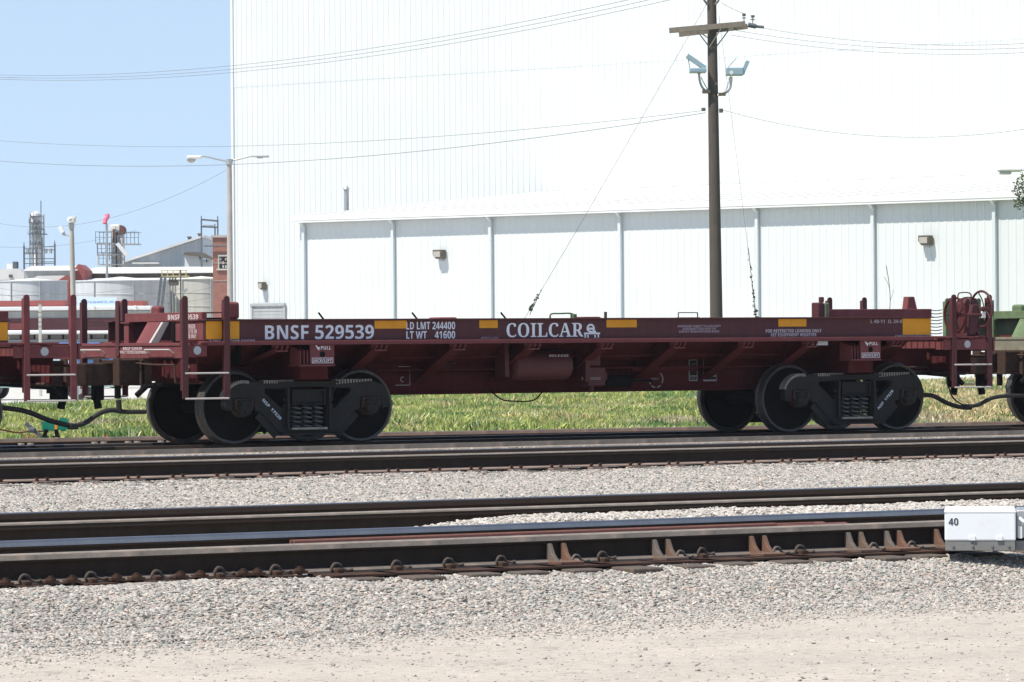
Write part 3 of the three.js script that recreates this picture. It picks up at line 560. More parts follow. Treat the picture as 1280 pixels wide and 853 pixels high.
  for (const [x0, x1, y1, z] of [[atZ(285, 390, 1.32).x, atZ(300, 390, 1.32).x, 1.77, 1.22], [-5.55, -5.44, 1.74, -0.55]]) part('stop_post', box(x0, x1, 1.555, y1, z - 0.12, z + 0.1, 0.035), pd, c);
  { const q = (px) => atZ(px, 385, 1.12).x; part('stop_post', [box(q(1023), q(1031), 1.5, 1.755, 0.95, 1.12, 0.02), box(q(1029.5), q(1034), 1.755, 1.83, 1.0, 1.06, 0.012)], p, c); part('stop_plate', box(q(1031), q(1037), 1.5, 1.75, 0.98, 1.13, 0.02), o.brake ? M.mossy : p, c); }
  { const q = (px) => atZ(px, 380, 0.92).x, g = ext([[q(1134), 1.66], [q(1147), 1.66], [q(1143.5), 1.835], [q(1136), 1.835]], 0.12, 0.006); g.translate(0, 0, 0.8); part('stop_post', g, pd, c); }
  // end platforms
  for (const s of [-1, 1]) {
    const e = s < 0 ? -6.15 : 6.28, i = s < 0 ? -5.80 : 5.42;
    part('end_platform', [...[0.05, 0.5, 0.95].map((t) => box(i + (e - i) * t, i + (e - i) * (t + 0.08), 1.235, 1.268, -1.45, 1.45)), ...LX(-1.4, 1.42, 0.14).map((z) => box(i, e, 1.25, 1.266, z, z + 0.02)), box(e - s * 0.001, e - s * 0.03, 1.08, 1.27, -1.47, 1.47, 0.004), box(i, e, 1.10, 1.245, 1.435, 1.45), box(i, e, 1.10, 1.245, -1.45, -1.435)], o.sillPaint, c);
    part('draft_box', [box(e, e + s * 0.32, 0.77, 1.04, -0.30, -0.22, 0.01), box(e, e + s * 0.32, 0.77, 1.04, 0.22, 0.30, 0.01), box(e - s * 0.9, e + s * 0.3, 0.75, 0.769, -0.32, 0.32), box(e - s * 0.3, e + s * 0.3, 1.04, 1.06, -0.32, 0.32), box(e + s * 0.30, e + s * 0.335, 0.74, 1.08, -0.38, -0.2, 0.01), box(e + s * 0.30, e + s * 0.335, 0.74, 1.08, 0.2, 0.38, 0.01), box(e - s * 0.1, e + s * 0.02, 0.74, 1.08, -0.42, 0.42)], M.brown, c);
    const k = ext([[0.0, -0.07], [0.40, -0.085], [0.52, -0.17], [0.66, -0.16], [0.70, -0.08], [0.62, -0.03], [0.66, 0.06], [0.73, 0.15], [0.60, 0.19], [0.48, 0.13], [0.40, 0.085], [0.0, 0.07]], 0.28, 0.015); k.rotateX(-Math.PI / 2); if (s < 0) k.rotateY(Math.PI); k.translate(e + s * 0.1, 0.745, 0);
    part('coupler', [k, box(e + s * 0.05, e + s * 0.42, 0.77, 0.93, -0.08, 0.08, 0.02)], M.brown, c);
    part('lift_lever', [tube([V(e + s * 0.02, 1.0, 1.3), V(e + s * 0.08, 1.0, 0.9), V(e + s * 0.1, 1.02, 0.2), V(e + s * 0.45, 1.02, 0.05)], 0.013, 18, 6), cyl(V(e + s * 0.02, 1.0, 1.3), V(e + s * 0.02, 0.78, 1.33), 0.013, 6)], M.brown, c);
    // train line pipe and hose
    part('angle_cock', [cyl(V(e - s * 0.9, 0.80, 0.52), V(e + s * 0.1, 0.72, 0.52), 0.022, 8), cyl(V(e + s * 0.02, 0.74, 0.52), V(e + s * 0.16, 0.62, 0.52), 0.038, 8), box(e + s * 0.02, e + s * 0.05, 0.66, 1.05, 0.42, 0.45), ], M.black, c);
    part('hose_bracket', box(e + s * 0.2, e + s * 0.27, 0.58, 0.76, 0.1, 0.16, 0.01), M.black, c); part('lock_lift', [box(e + s * 0.36, e + s * 0.5, 0.56, 0.76, -0.1, 0.02, 0.02), cyl(V(e + s * 0.42, 0.46, -0.04), V(e + s * 0.45, 0.6, -0.04), 0.05, 8)], M.black, c);
    // ladders at the corners, sill steps below them
    for (const z of [1, -1]) {
      const side = z > 0 && !(s > 0 && o.brake);
      ladder(c, 'ladder', s < 0 ? -6.13 : 5.555, s < 0 ? -5.56 : 6.165, z * 1.465, 0.585, s < 0 ? 1.845 : 1.86, o.post, [0.585, 0.895]);
    }
    for (const z of s < 0 ? [-0.35] : []) part('end_post', [box(e, e + s * 0.02, 1.10, 1.80, z - 0.04, z + 0.06, 0.004), box(e - s * 0.05, e, 1.25, 1.74, z - 0.05, z - 0.035)], o.post, c);
    for (const [a, b] of [[-1.35, -0.75], [0.55, 1.25]]) part('grab_iron', [cyl(V(e + s * 0.06, 1.185, a), V(e + s * 0.06, 1.185, b), 0.010, 8), cyl(V(e, 1.14, a), V(e + s * 0.06, 1.185, a), 0.010, 8), cyl(V(e, 1.14, b), V(e + s * 0.06, 1.185, b), 0.010, 8)], M.rod, c);
    { const d = new THREE.CylinderGeometry(0.052, 0.052, 0.004, 24); d.rotateX(Math.PI / 2); d.translate(s < 0 ? -5.93 : 5.82, 1.175, 1.453); part('tag_disc', d, M.galv, c); }
    part('draft_panel', [box(e - s * 0.28, e - s * 0.30, 0.80, 1.10, 0.36, 1.30), box(e - s * 0.30, e - s * 0.34, 0.775, 0.80, 0.36, 1.34), box(e - s * 0.27, e - s * 0.33, 0.775, 1.10, 0.28, 0.40, 0.01)].concat([0.55, 0.75, 0.95].map((z) => bar(V(e - s * 0.27, 1.08, z - 0.12), V(e - s * 0.27, 0.83, z), 0.03, 0.03))), M.maroonMatt, c);
    part('pipe_run', [cyl(V(e - s * 0.35, 0.78, 0.2), V(e - s * 0.35, 0.78, 1.3), 0.02, 8), cyl(V(e - s * 0.4, 0.86, 0.45), V(e - s * 2.2, 0.82, 0.45), 0.018, 8)], M.brown, c);
  }
  // brake gear under the floor
  const tank = [cyl(V(-1.10, 0.945, 0.85), V(-0.30, 0.945, 0.85), 0.19, 28)];
  for (const [x, s] of [[-1.10, -1], [-0.30, 1]]) { const g = new THREE.SphereGeometry(0.19, 24, 12); g.scale(0.32, 1, 1); g.translate(x, 0.945, 0.85); tank.push(g); }
  const t = part('air_reservoir', tank, p, c);
  part('hanger', [box(-1.28, -1.22, 0.80, 1.25, 0.72, 0.98), box(-1.25, -1.10, 0.82, 1.08, 0.83, 0.87), box(-0.05, 0.02, 0.72, 1.25, 0.75, 0.97)], p, t);
  const cy = part('brake_valve', [box(0.02, 0.20, 0.93, 1.22, 0.62, 0.95, 0.02), box(0.03, 0.31, 0.66, 0.92, 0.62, 0.90, 0.03), cyl(V(0.31, 0.80, 0.76), V(0.36, 0.80, 0.76), 0.09, 16), cyl(V(0.2, 0.66, 0.7), V(0.2, 0.6, 0.7), 0.04, 12)], p, c);
  part('brake_cylinder', [cyl(V(0.45, 0.72, 0.62), V(0.85, 0.72, 0.62), 0.085, 18), cyl(V(0.85, 0.72, 0.62), V(1.2, 0.72, 0.62), 0.02, 8)], M.black, c);
  part('brake_rod', [cyl(V(-3.0, 0.90, 0.62), V(3.4, 0.90, 0.62), 0.014, 8), cyl(V(-2.9, 1.06, 0.85), V(3.1, 1.06, 0.85), 0.012, 8), cyl(V(1.2, 0.88, 0.6), V(1.42, 1.12, 0.8), 0.018, 8), bar(V(0.9, 0.875, 0.6), V(1.9, 0.875, 0.6), 0.04, 0.05), cyl(V(2.3, 0.6, 0.55), V(2.3, 1.2, 0.55), 0.014, 6)], M.maroonMatt, c);
  part('drain_pipe', tube([V(-1.2, 0.60, 0.5), V(-1.05, 0.50, 0.5), V(-0.85, 0.475, 0.5), V(-0.55, 0.49, 0.5), V(-0.42, 0.60, 0.5)], 0.010, 20, 6), M.black, c);
  // bits that stand above the sill
  const B = (px, y0, y1, zz) => [atZ(px, y0, zz), atZ(px, y1, zz)];
  for (const [a, b, y] of [[405, 398, 391], [522, 515, 391], [633, 626, 391]]) part('lashing_hook', cyl(atZ(a, 400, 1.2).setY(1.54), atZ(b, y, 1.2), 0.012, 6), M.black, c);
  part('lashing_post', cyl(atZ(757, 400, 1.1).setY(1.54), atZ(757, 390, 1.1), 0.02, 8), M.brown, c);
  { const a = atZ(848, 391, 0.9), b = atZ(872, 391, 0.9); part('lashing_bar', [cyl(a, b, 0.008, 6), cyl(a, a.clone().setY(1.5), 0.008, 6), cyl(b, b.clone().setY(1.5), 0.008, 6), box(a.x, b.x, 1.55, 1.562, 0.85, 0.95)], M.dark, c); }
  { const a = atZ(545, 396.5, 1.1), b = atZ(567, 396.5, 1.1); part('saddle', box(a.x, b.x, 1.5, 1.572, 0.9, 1.2, 0.02), M.maroonLitDusty, c); }
  { const a = atZ(725, 396.5, 1.1), b = atZ(748, 396.5, 1.1); part('saddle', box(a.x, b.x, 1.5, 1.572, 0.9, 1.2, 0.03), M.maroonMatt, c); }
  if (o.chain) { const a = atZ(688, 393.5, 1.0), b = atZ(717, 393.5, 1.0); part('chain_binder', [tube([a.clone().setY(1.53), a, a.clone().lerp(b, 0.4).add(V(0, 0.014, 0)), b, b.clone().setY(1.53)], 0.012, 20, 6), box(b.x - 0.03, b.x + 0.03, 1.54, 1.61, 0.96, 1.04, 0.01)], M.green, c); }
  truck(c, -TC); truck(c, TC);
  if (o.brake) { // hand brake stand at the right end
    const z = 0.98, st = sub('brake_stand', c);
    const X0 = atZ(1200, 400, z).x, X1 = atZ(1219, 400, z).x, xm = (X0 + X1) / 2;
    const body = ext([[X0 - 0.01, 1.27], [X0, 1.74], [X0 + 0.04, 1.81], [xm - 0.05, 1.815], [xm - 0.02, 1.775], [xm + 0.02, 1.775], [xm + 0.05, 1.815], [X1 - 0.04, 1.81], [X1, 1.74], [X1 + 0.01, 1.27], [xm + 0.08, 1.27], [xm + 0.05, 1.345], [xm - 0.05, 1.345], [xm - 0.08, 1.27]].reverse(), 0.2, 0.012); body.translate(0, 0, z - 0.1);
    part('gear_housing', [body, cyl(V(xm, 1.70, z + 0.09), V(xm, 1.70, z + 0.125), 0.05, 14), cyl(V(xm, 1.62, z + 0.09), V(xm, 1.62, z + 0.12), 0.025, 8), cyl(V(xm, 1.50, z + 0.09), V(xm, 1.50, z + 0.115), 0.022, 8), bar(V(xm - 0.13, 1.28, z + 0.12), V(xm, 1.42, z + 0.12), 0.03, 0.03), bar(V(xm + 0.13, 1.28, z + 0.12), V(xm, 1.42, z + 0.12), 0.03, 0.03)], p, st);
    const w1 = atX(1194, 394, 5.62), w2 = atX(1227, 386.5, 6.05);
    brakeWheel(st, 5.62, w1.y, w1.z, 0.235, M.maroonMatt);
    brakeWheel(st, 6.05, w2.y, w2.z, 0.245, p);
    part('bell_crank', [cyl(V(5.62, w1.y, w1.z), V(xm, w1.y, w1.z), 0.022, 8), cyl(V(xm, w2.y, w2.z), V(6.05, w2.y, w2.z), 0.03, 8), (() => { const g = ext([[5.86, 1.30], [5.97, 1.30], [6.06, 1.60], [6.03, 1.72], [5.92, 1.72], [5.88, 1.55]], 0.07, 0.01); g.translate(0, 0, w2.z - 0.1); return g; })(), bar(V(5.84, 1.62, 1.1), V(5.95, 1.32, 1.1), 0.03, 0.03)], p, st);
    const hoop = (a, b, y0, y1, zz) => tube([atZ(a, y0, zz), atZ(a, y1 + 2, zz), atZ(a + 2, y1, zz), atZ(b - 2, y1, zz), atZ(b, y1 + 2, zz), atZ(b, y0, zz)], 0.009, 40, 6);
    part('handrail', [hoop(1198, 1214, 378, 366.5, 1.2), hoop(1203, 1218, 378, 372.5, 1.2)], M.maroonMatt, st);
    part('brake_platform', [box(5.5, 6.2, 1.268, 1.29, 0.75, 1.44)], pd, st);
    const plate = atZ(1231, 394, 1.5); part('tag_plate', box(plate.x - 0.03, plate.x + 0.03, plate.y - 0.04, plate.y + 0.04, 1.482, 1.488), M.white, st);
    for (let k = 0; k < 8; k++) { const y = 388 + k * 4.15, a = atZ(1164, y, 1.15), b = atZ(1178, y, 1.15); part('step_bar', tube([V(a.x, a.y, 1.15), V((a.x + b.x) / 2, a.y - 0.006, 1.15), V(b.x, a.y + 0.006, 1.15)], 0.007, 8, 5), M.dark, st); }
  }
  return c;
}
{
  const base = { paint: M.maroon, dusty: M.maroonLitDusty, lit: M.maroonLitDusty, sillPaint: M.maroonLitDusty, post: M.maroon, dustTop: M.maroonLitDusty };  // dusty, lit and sillPaint share the maroon with sunlight in its colour
  const c = coilCar('maroon coil car with white COILCAR lettering, in the middle of the train', 0, { ...base, brake: true, chain: true });
  const L = (txt, font, col, x0, x1, y0, y1, name = 'lettering', z = 1.4012, al) => { const a = atZ(x0, y1, z), b = atZ(x1, y0, z); return decal(name, words(txt, font, col, al), b.x - a.x, Math.abs(b.y - a.y), null, c, V((a.x + b.x) / 2, (a.y + b.y) / 2, z + 0.001)); };
  L(['BNSF 529539'], SANS, '#dcdfe8', 329, 468, 403.5, 426, 'lettering');
  L([['LD LMT 244400'], ['LT WT    41600']], SANS, '#dfe3ec', 507, 569, 401, 424.5);
  L(['COILCAR'], SERIF, '#e6eaf0', 632, 729, 401, 423.2);
  L([['FOR RESTRICTED LOADING ONLY'], ['SEE EQUIPMENT REGISTER', 0.82]], SANS, '#c4bcc4', 957, 1027, 411, 421.3);
  L([['OWNERSHIP SUBJECT TO A SECURITY'], ['AGREEMENT FILED WITH THE', 0.78], ['SURFACE TRANSPORTATION BOARD', 0.94]], SANS, '#a89ba6', 847, 901, 406, 416.4);
  L(['L 48-11  IL 34-0'], SANS, '#b8a9ae', 1088, 1128, 399, 404.5);
  L(['COMPOSITION BRAKE SHOES'], SANS, '#b8a9ae', 1119, 1166, 418.2, 421.6);
  L(['2 INCH COMP SHOES'], SANS, '#c9c2cc', 261, 319, 424, 428.5);
  L(['DIRECT LOAD'], SANS, '#a4949c', 601, 623, 421, 423.8);
  { // the small car emblem after the big word
    const a = atZ(730, 423.2, 1.4012), b = atZ(750, 405, 1.4012);
    decal('emblem', (x, W, H) => {
      x.fillStyle = '#dfe4ea'; x.strokeStyle = '#dfe4ea';
      x.fillRect(0.0 * W, 0.60 * H, W, 0.12 * H); x.fillRect(0.03 * W, 0.72 * H, 0.1 * W, 0.24 * H); x.fillRect(0.2 * W, 0.76 * H, 0.1 * W, 0.2 * H); x.fillRect(0.64 * W, 0.76 * H, 0.1 * W, 0.2 * H); x.fillRect(0.84 * W, 0.72 * H, 0.1 * W, 0.24 * H);
      x.lineWidth = 0.11 * W; x.beginPath(); x.arc(0.42 * W, 0.32 * H, 0.2 * W, 2.6, 7.0); x.stroke(); x.beginPath(); x.moveTo(0.2 * W, 0.33 * H); x.lineTo(0.6 * W, 0.33 * H); x.stroke(); x.beginPath(); x.moveTo(0.24 * W, 0.35 * H); x.quadraticCurveTo(0.3 * W, 0.66 * H, 0.75 * W, 0.52 * H); x.stroke();
    }, b.x - a.x, b.y - a.y, null, c, V((a.x + b.x) / 2, (a.y + b.y) / 2, 1.4022));
  }
  for (const x of [-4.19, 4.20]) {
    decal('lettering', (k, W, H) => { k.fillStyle = '#e2dfe2'; k.font = SANS(H * 0.26); k.fillText('PULL', W * 0.42, H * 0.24); k.lineWidth = H * 0.07; k.strokeStyle = '#e2dfe2'; k.beginPath(); k.moveTo(W * 0.22, H * 0.02); k.lineTo(W * 0.33, H * 0.2); k.stroke(); k.beginPath(); k.moveTo(W * 0.24, H * 0.14); k.lineTo(W * 0.35, H * 0.3); k.lineTo(W * 0.40, H * 0.1); k.fill(); k.font = SANS(H * 0.2); k.save(); k.translate(W * 0.10, H * 0.88); k.scale(W * 0.8 / k.measureText('JACK/LIFT').width, 1); k.fillText('JACK/LIFT', 0, 0); k.restore(); k.lineWidth = H * 0.03; k.strokeRect(W * 0.06, H * 0.68, W * 0.88, H * 0.25); }, 0.33, 0.24, null, c, V(x, 1.11, 1.4335));
  }
  // stencils on the centre sill and the tank
  const S = (txt, x0, x1, y0, y1, z, col = '#8d8588') => L(txt, SANS, col, x0, x1, y0, y1, 'stencil', z);
  S(['RELEASE'], 686, 711, 443, 446.5, 1.045, '#b5adb0'); S(['REPRESSURIZE'], 727, 751, 471, 475.5, 0.905);
  S([['THIS CAR EXCLUDES'], ['FROM SHOVING', 0.5]], 544, 570, 452, 460, 0.3505, '#4c4446');
  const frameDecal = (x0, x1, y0, y1, draw) => { const a = atZ(x0, y1, 0.3505), b = atZ(x1, y0, 0.3505); decal('stencil', draw, b.x - a.x, b.y - a.y, null, c, V((a.x + b.x) / 2, (a.y + b.y) / 2, 0.3525)); };
  frameDecal(494, 513, 457, 484, (k, W, H) => { k.strokeStyle = k.fillStyle = '#8e8688'; k.lineWidth = W * 0.05; k.beginPath(); k.moveTo(W * 0.2, H * 0.05); k.lineTo(W * 0.97, H * 0.05); k.moveTo(W * 0.95, H * 0.25); k.lineTo(W * 0.95, H * 0.92); k.lineTo(0, H * 0.92); k.stroke(); k.font = SANS(H * 0.36); k.fillText('C', W * 0.3, H * 0.78); });
  for (const [a, b] of [[861, 872], [879, 897]]) frameDecal(a, b, 449, 477, (k, W, H) => { k.fillStyle = '#0c0f0f'; k.fillRect(0, 0, W, H); k.strokeStyle = '#9a9698'; k.lineWidth = W * 0.09; k.strokeRect(W * 0.06, H * 0.04, W * 0.88, H * 0.92); k.beginPath(); k.moveTo(0, H * 0.76); k.lineTo(W, H * 0.76); k.stroke(); k.fillStyle = '#77797a'; k.font = SANS(H * 0.13); k.fillText('LUB', W * 0.3, H * 0.26); k.fillText('IN', W * 0.38, H * 0.48); k.fillText('8-06', W * 0.2, H * 0.9); });
  frameDecal(810, 830, 463, 486, (k, W, H) => { k.strokeStyle = k.fillStyle = '#8e8688'; k.lineWidth = W * 0.08; for (const [p, q] of [[-0.9, 0.5], [0.75, 1.4], [1.7, 2.8]]) { k.beginPath(); k.ellipse(W / 2, H / 2, W * 0.42, H * 0.44, 0, p, q); k.stroke(); } k.font = SANS(H * 0.14); k.fillText('INSPECT', W * 0.16, H * 0.52); });
  // writing on the end of the car, read from the left
  const E = (txt, z0, z1, y0, y1, X, col = '#d9c6c6') => decal('lettering', words(txt, SANS, col), z1 - z0, y1 - y0, null, c, V(X, (y0 + y1) / 2, (z0 + z1) / 2), -Math.PI / 2);
  E(['BNSF 529539'], 0.40, 1.27, 1.552, 1.628, -5.8235); E([['OVERSIZE', 0.82], ['COILS TO 30', 1], ['INSIDE ONLY', 0.94]], 0.80, 1.18, 1.32, 1.50, -5.8035); E([['BNSF 529539', 0.66], ['IMPACT TESTED EQUIPMENT']], -0.35, 0.50, 1.135, 1.225, -6.1535);
  E(['8-06'], 0.98, 1.16, 0.955, 0.995, -5.8935, '#9a8078');
  // chalk and paint marks on the diagonal of the trucks
  const chalk = (x, rot, flip) => decal('paint_marks', (k, W, H) => { k.fillStyle = '#c4d2de'; k.font = SANS(H * 0.85); k.save(); k.scale(W * 0.36 / k.measureText('NSP').width, 1); k.fillText('NSP', 0, H * 0.82); k.restore(); k.save(); k.translate(W * 0.45, 0); k.scale(W * 0.52 / k.measureText('17529').width, 1); k.fillText('17529', 0, H * 0.82); k.restore(); }, 0.37, 0.062, null, c, V(x, 0.43, 1.0675)).rotateZ(rot);
  chalk(-TC - 0.505, -0.78); chalk(TC + 0.505, 0.78);

  // the white lamp box under the sill
  { const a = atZ(1015, 432, 1.38), b = atZ(1035, 426.5, 1.38); part('placard_holder', box(a.x, b.x, a.y, b.y, 1.36, 1.385, 0.004), M.galv, c); }

  coilCar('maroon coil car coupled on the left, cut off by the photo edge', -PITCH, { ...base, post: M.maroonLitDusty, L1: 5.37 });
  coilCar('faded green coil car coupled on the right, cut off by the photo edge', PITCH, { ...base, paint: M.green, dusty: M.green, lit: M.green, sillPaint: M.greenDusty, post: M.green, dustTop: M.green });
}
// brake hoses that join the cars
single('brake_hose', [tube([atZ(-20, 508, 0.6), atZ(30, 514, 0.6), atZ(62, 526, 0.6), atZ(86, 532, 0.6), atZ(93, 533, 0.6)], 0.032, 40, 10), tube([atZ(91, 533, 0.6), atZ(106, 529, 0.6), atZ(124, 517, 0.6), atZ(138, 513, 0.6), atZ(154, 515, 0.6), atZ(182, 515, 0.6)], 0.030, 40, 10), box(...[atZ(86, 530, 0.6), atZ(96, 537, 0.6)].flatMap((v, i, a) => i ? [] : [a[0].x, a[1].x, a[0].y, a[1].y]), 0.55, 0.65, 0.01), cyl(atZ(148, 500, 0.6), atZ(149, 516, 0.6), 0.035, 10)], M.rubber, 'black rubber air hose sagging between the two maroon cars', 'hose');
single('brake_hose', [tube([atZ(1150, 494, 0.6), atZ(1166, 495, 0.6), atZ(1184, 504, 0.6), atZ(1200, 509, 0.6), atZ(1209, 509, 0.6)], 0.032, 40, 10), tube([atZ(1208, 509, 0.6), atZ(1224, 506, 0.6), atZ(1240, 498, 0.6), atZ(1262, 495, 0.6), atZ(1285, 495, 0.6)], 0.028, 40, 10), cyl(atZ(1204, 509, 0.6), atZ(1214, 509, 0.6), 0.042, 10), tube([atZ(1186, 484, 0.7), atZ(1192, 498, 0.65), atZ(1206, 508, 0.6)], 0.011, 16, 6)], M.rubber, 'black rubber air hose sagging between the maroon and green cars', 'hose');

// ------------------------------------------------------------------ white warehouse
// a frame at depth: local x to the right, y up, z towards the viewer, origin on the ground below pixel px0
function site(name, label, category, px0, Z, group) {
  const o = atD(px0, HORIZON, Z); const ground = -0.29;
  const g = thing(name, label, category, V(o.x, ground, o.z), -PHI, group);
  const s = Z / FPX;
  const y = (py, px = px0) => -((px - 640) * Math.sin(ROLL) + (py - HORIZON) * Math.cos(ROLL)) * s + EYE.y - ground;
  const x = (px) => (px - px0) * s;
  return { g, s, x, y, v: (px, py, z = 0) => V(x(px), y(py, px), z), part: (n, geo, m, p = g) => part(n, geo, m, p), bx: (x0, x1, y0, y1, z0, z1, r = 0) => box(x(x0), x(x1), y(y1, (x0 + x1) / 2), y(y0, (x0 + x1) / 2), z0, z1, r) };
}
{
  const BETA = 0.6755, U = V(Math.cos(PHI + BETA), 0, Math.sin(PHI + BETA)), N = V(-Math.sin(PHI + BETA), 0, Math.cos(PHI + BETA));
  const O = atD(376, HORIZON, 165); O.y = -0.29;
  const wh = thing('warehouse', 'huge white ribbed metal warehouse with a low lean-to along its front', 'warehouse', O, -(PHI + BETA));
  const hit = (x, y, zl) => { const r = ray(x, y), t = (zl - EYE.clone().sub(O).dot(N)) / r.dot(N), p = along(r, t).sub(O); return { u: p.dot(U), y: p.y }; };
  const D = -17, u0 = 0, u1 = hit(1290, 300, 0).u + 30, eave = (hit(500, 269.5, 0).y + hit(1100, 248, 0).y) / 2;
  const mu0 = hit(291, 250, D).u, mu1 = u1 + 25, H = 26, top = (hit(760, 240.5, D).y + hit(1150, 223, D).y) / 2;
  // ribbed sheet: real ribs, front at z = 0
  const ribbed = (a, b, h, pitch, dep) => {
    const pts = []; const n = Math.round((b - a) / pitch), p = (b - a) / n;
    for (let i = 0; i < n; i++) { const x = a + i * p; pts.push([x, 0], [x + p * 0.72, 0], [x + p * 0.80, dep], [x + p * 0.92, dep]); }
    pts.push([b, 0], [b, -0.06], [a, -0.06]);
    const s = poly(pts.map(([x, z]) => [x, -z]).reverse()), g = new THREE.ExtrudeGeometry(s, { depth: h, bevelEnabled: false }); g.rotateX(-Math.PI / 2); return g;
  };
  const seam = hit(560, 93, D).y;
  part('wall', mv(ribbed(mu0, mu1, seam, 0.33, 0.022), 0, 0, D), M.wall, wh);
  part('wall', mv(ribbed(mu0, mu1, H - seam, 0.33, 0.022), 0, seam, D + 0.012), M.wall, wh);
  part('wall', [box(mu0, mu0 + 0.06, 0, H, D - 60, D - 0.06), box(mu1 - 0.06, mu1, 0, H, D - 60, D - 0.06), box(mu0, mu1, 0, H, D - 60.06, D - 60)], M.wall, wh);
  part('corner_trim', box(mu0 - 0.03, mu0 + 0.12, 0, H, D - 0.12, D + 0.075), M.wall, wh);
  part('roof', ext([[mu0 - 0.3, H], [(mu0 + mu1) / 2, H + 3], [mu1 + 0.3, H], [mu1 + 0.3, H + 0.2], [(mu0 + mu1) / 2, H + 3.2], [mu0 - 0.3, H + 0.2]], 60.5).translate(0, 0, D - 60.3), M.roofWhite, wh);
  part('lean_to_wall', ribbed(u0, u1, eave - 0.12, 0.33, 0.014), M.wall, wh);
  part('lean_to_wall', box(u0, u0 + 0.06, 0, eave - 0.15, D, -0.06), M.wall, wh);
  const rp = [[0.30, eave - 0.02], [0.30, eave + 0.10], [D + 0.06, top + 0.10], [D + 0.06, top - 0.05]];
  const rf = part('lean_to_roof', runX(rp, u0 - 0.12, u1 + 0.2), M.roofWhite, wh);
  const nr = 40; part('roof_seam', Array.from({ length: nr }, (_, i) => { const x = u0 + (u1 - u0) * (i + 0.5) / nr; return bar(V(x, eave + 0.115, 0.28), V(x, top + 0.115, D + 0.08), 0.04, 0.03); }), M.roofWhite, rf);
  part('gutter', [box(u0 - 0.14, u1 + 0.2, eave - 0.12, eave + 0.06, 0.302, 0.42, 0.01), box(u0 - 0.14, u1 + 0.2, eave - 0.20, eave - 0.121, 0.24, 0.40)], M.white, wh);
  for (const px of [379, 490.5, 612.5, 774.5, 946, 1091, 1243]) { const h = hit(px, 330, 0.14); part('downspout', [box(h.u - 0.07, h.u + 0.07, 0.05, eave - 0.32, 0.06, 0.17, 0.01), bar(V(h.u, eave - 0.34, 0.12), V(h.u, eave - 0.16, 0.33), 0.12, 0.1)], M.downspout, wh); }
  { const v = hit(433, 266, -6), t = hit(433, 236, -6); part('vent_pipe', [cyl(V(v.u, v.y - 0.4, -6), V(v.u, t.y, -6), 0.11, 14), cyl(V(v.u, t.y - 0.02, -6), V(v.u, t.y + 0.12, -6), 0.17, 14, 0.06)], M.galv, wh); }
  { const a = hit(315, 383, D), b = hit(358, 400, D); const dr = part('roller_door', [box(a.u, a.u + 0.12, 0, a.y, D + 0.05, D + 0.12), box(b.u - 0.12, b.u, 0, a.y, D + 0.05, D + 0.12), box(a.u, b.u, a.y, a.y + 0.12, D + 0.05, D + 0.16)], M.greyWall, wh);
    for (let y = 0.02, k = 0; y < a.y - 0.16; y += 0.16, k++) part('slat', box(a.u + 0.12, b.u - 0.12, y, y + 0.15, D + 0.05, D + 0.075 + 0.012 * (k % 2), 0.006), M.greyWall, dr); }
  // lamps on the wall
  const light = (px, py, z, w, label) => {
    const h = hit(px, py, z), p = O.clone().addScaledVector(U, h.u).addScaledVector(N, z); p.y = O.y + h.y;
    const t = thing('wall_light', label, 'wall light', p, -(PHI + BETA), 'lamps on the warehouse walls'); const k = w / 0.45;
    const g = ext([[0, -0.2], [0.10, -0.2], [0.30, -0.05], [0.30, 0.16], [0, 0.16]], w, 0.01); g.rotateY(-Math.PI / 2); g.translate(w / 2, 0, 0); 
    part('housing', [g], M.bronze, t);
    part('lens', box(-w * 0.38, w * 0.38, -0.13, 0.09, 0.302, 0.325, 0.01), M.conc, t);
    part('back_box', box(-w * 0.2, w * 0.2, -0.27, -0.2, -0.02, 0.08), M.galv, t);
  };
  light(552, 317.5, 0.05, 0.46, 'bronze wall lamp on the left part of the lean-to wall');
  light(1160, 300, 0.05, 0.46, 'bronze wall lamp on the right part of the lean-to wall');
  light(330, 357, D + 0.06, 0.30, 'small wall lamp above the roller door at the left corner');
}

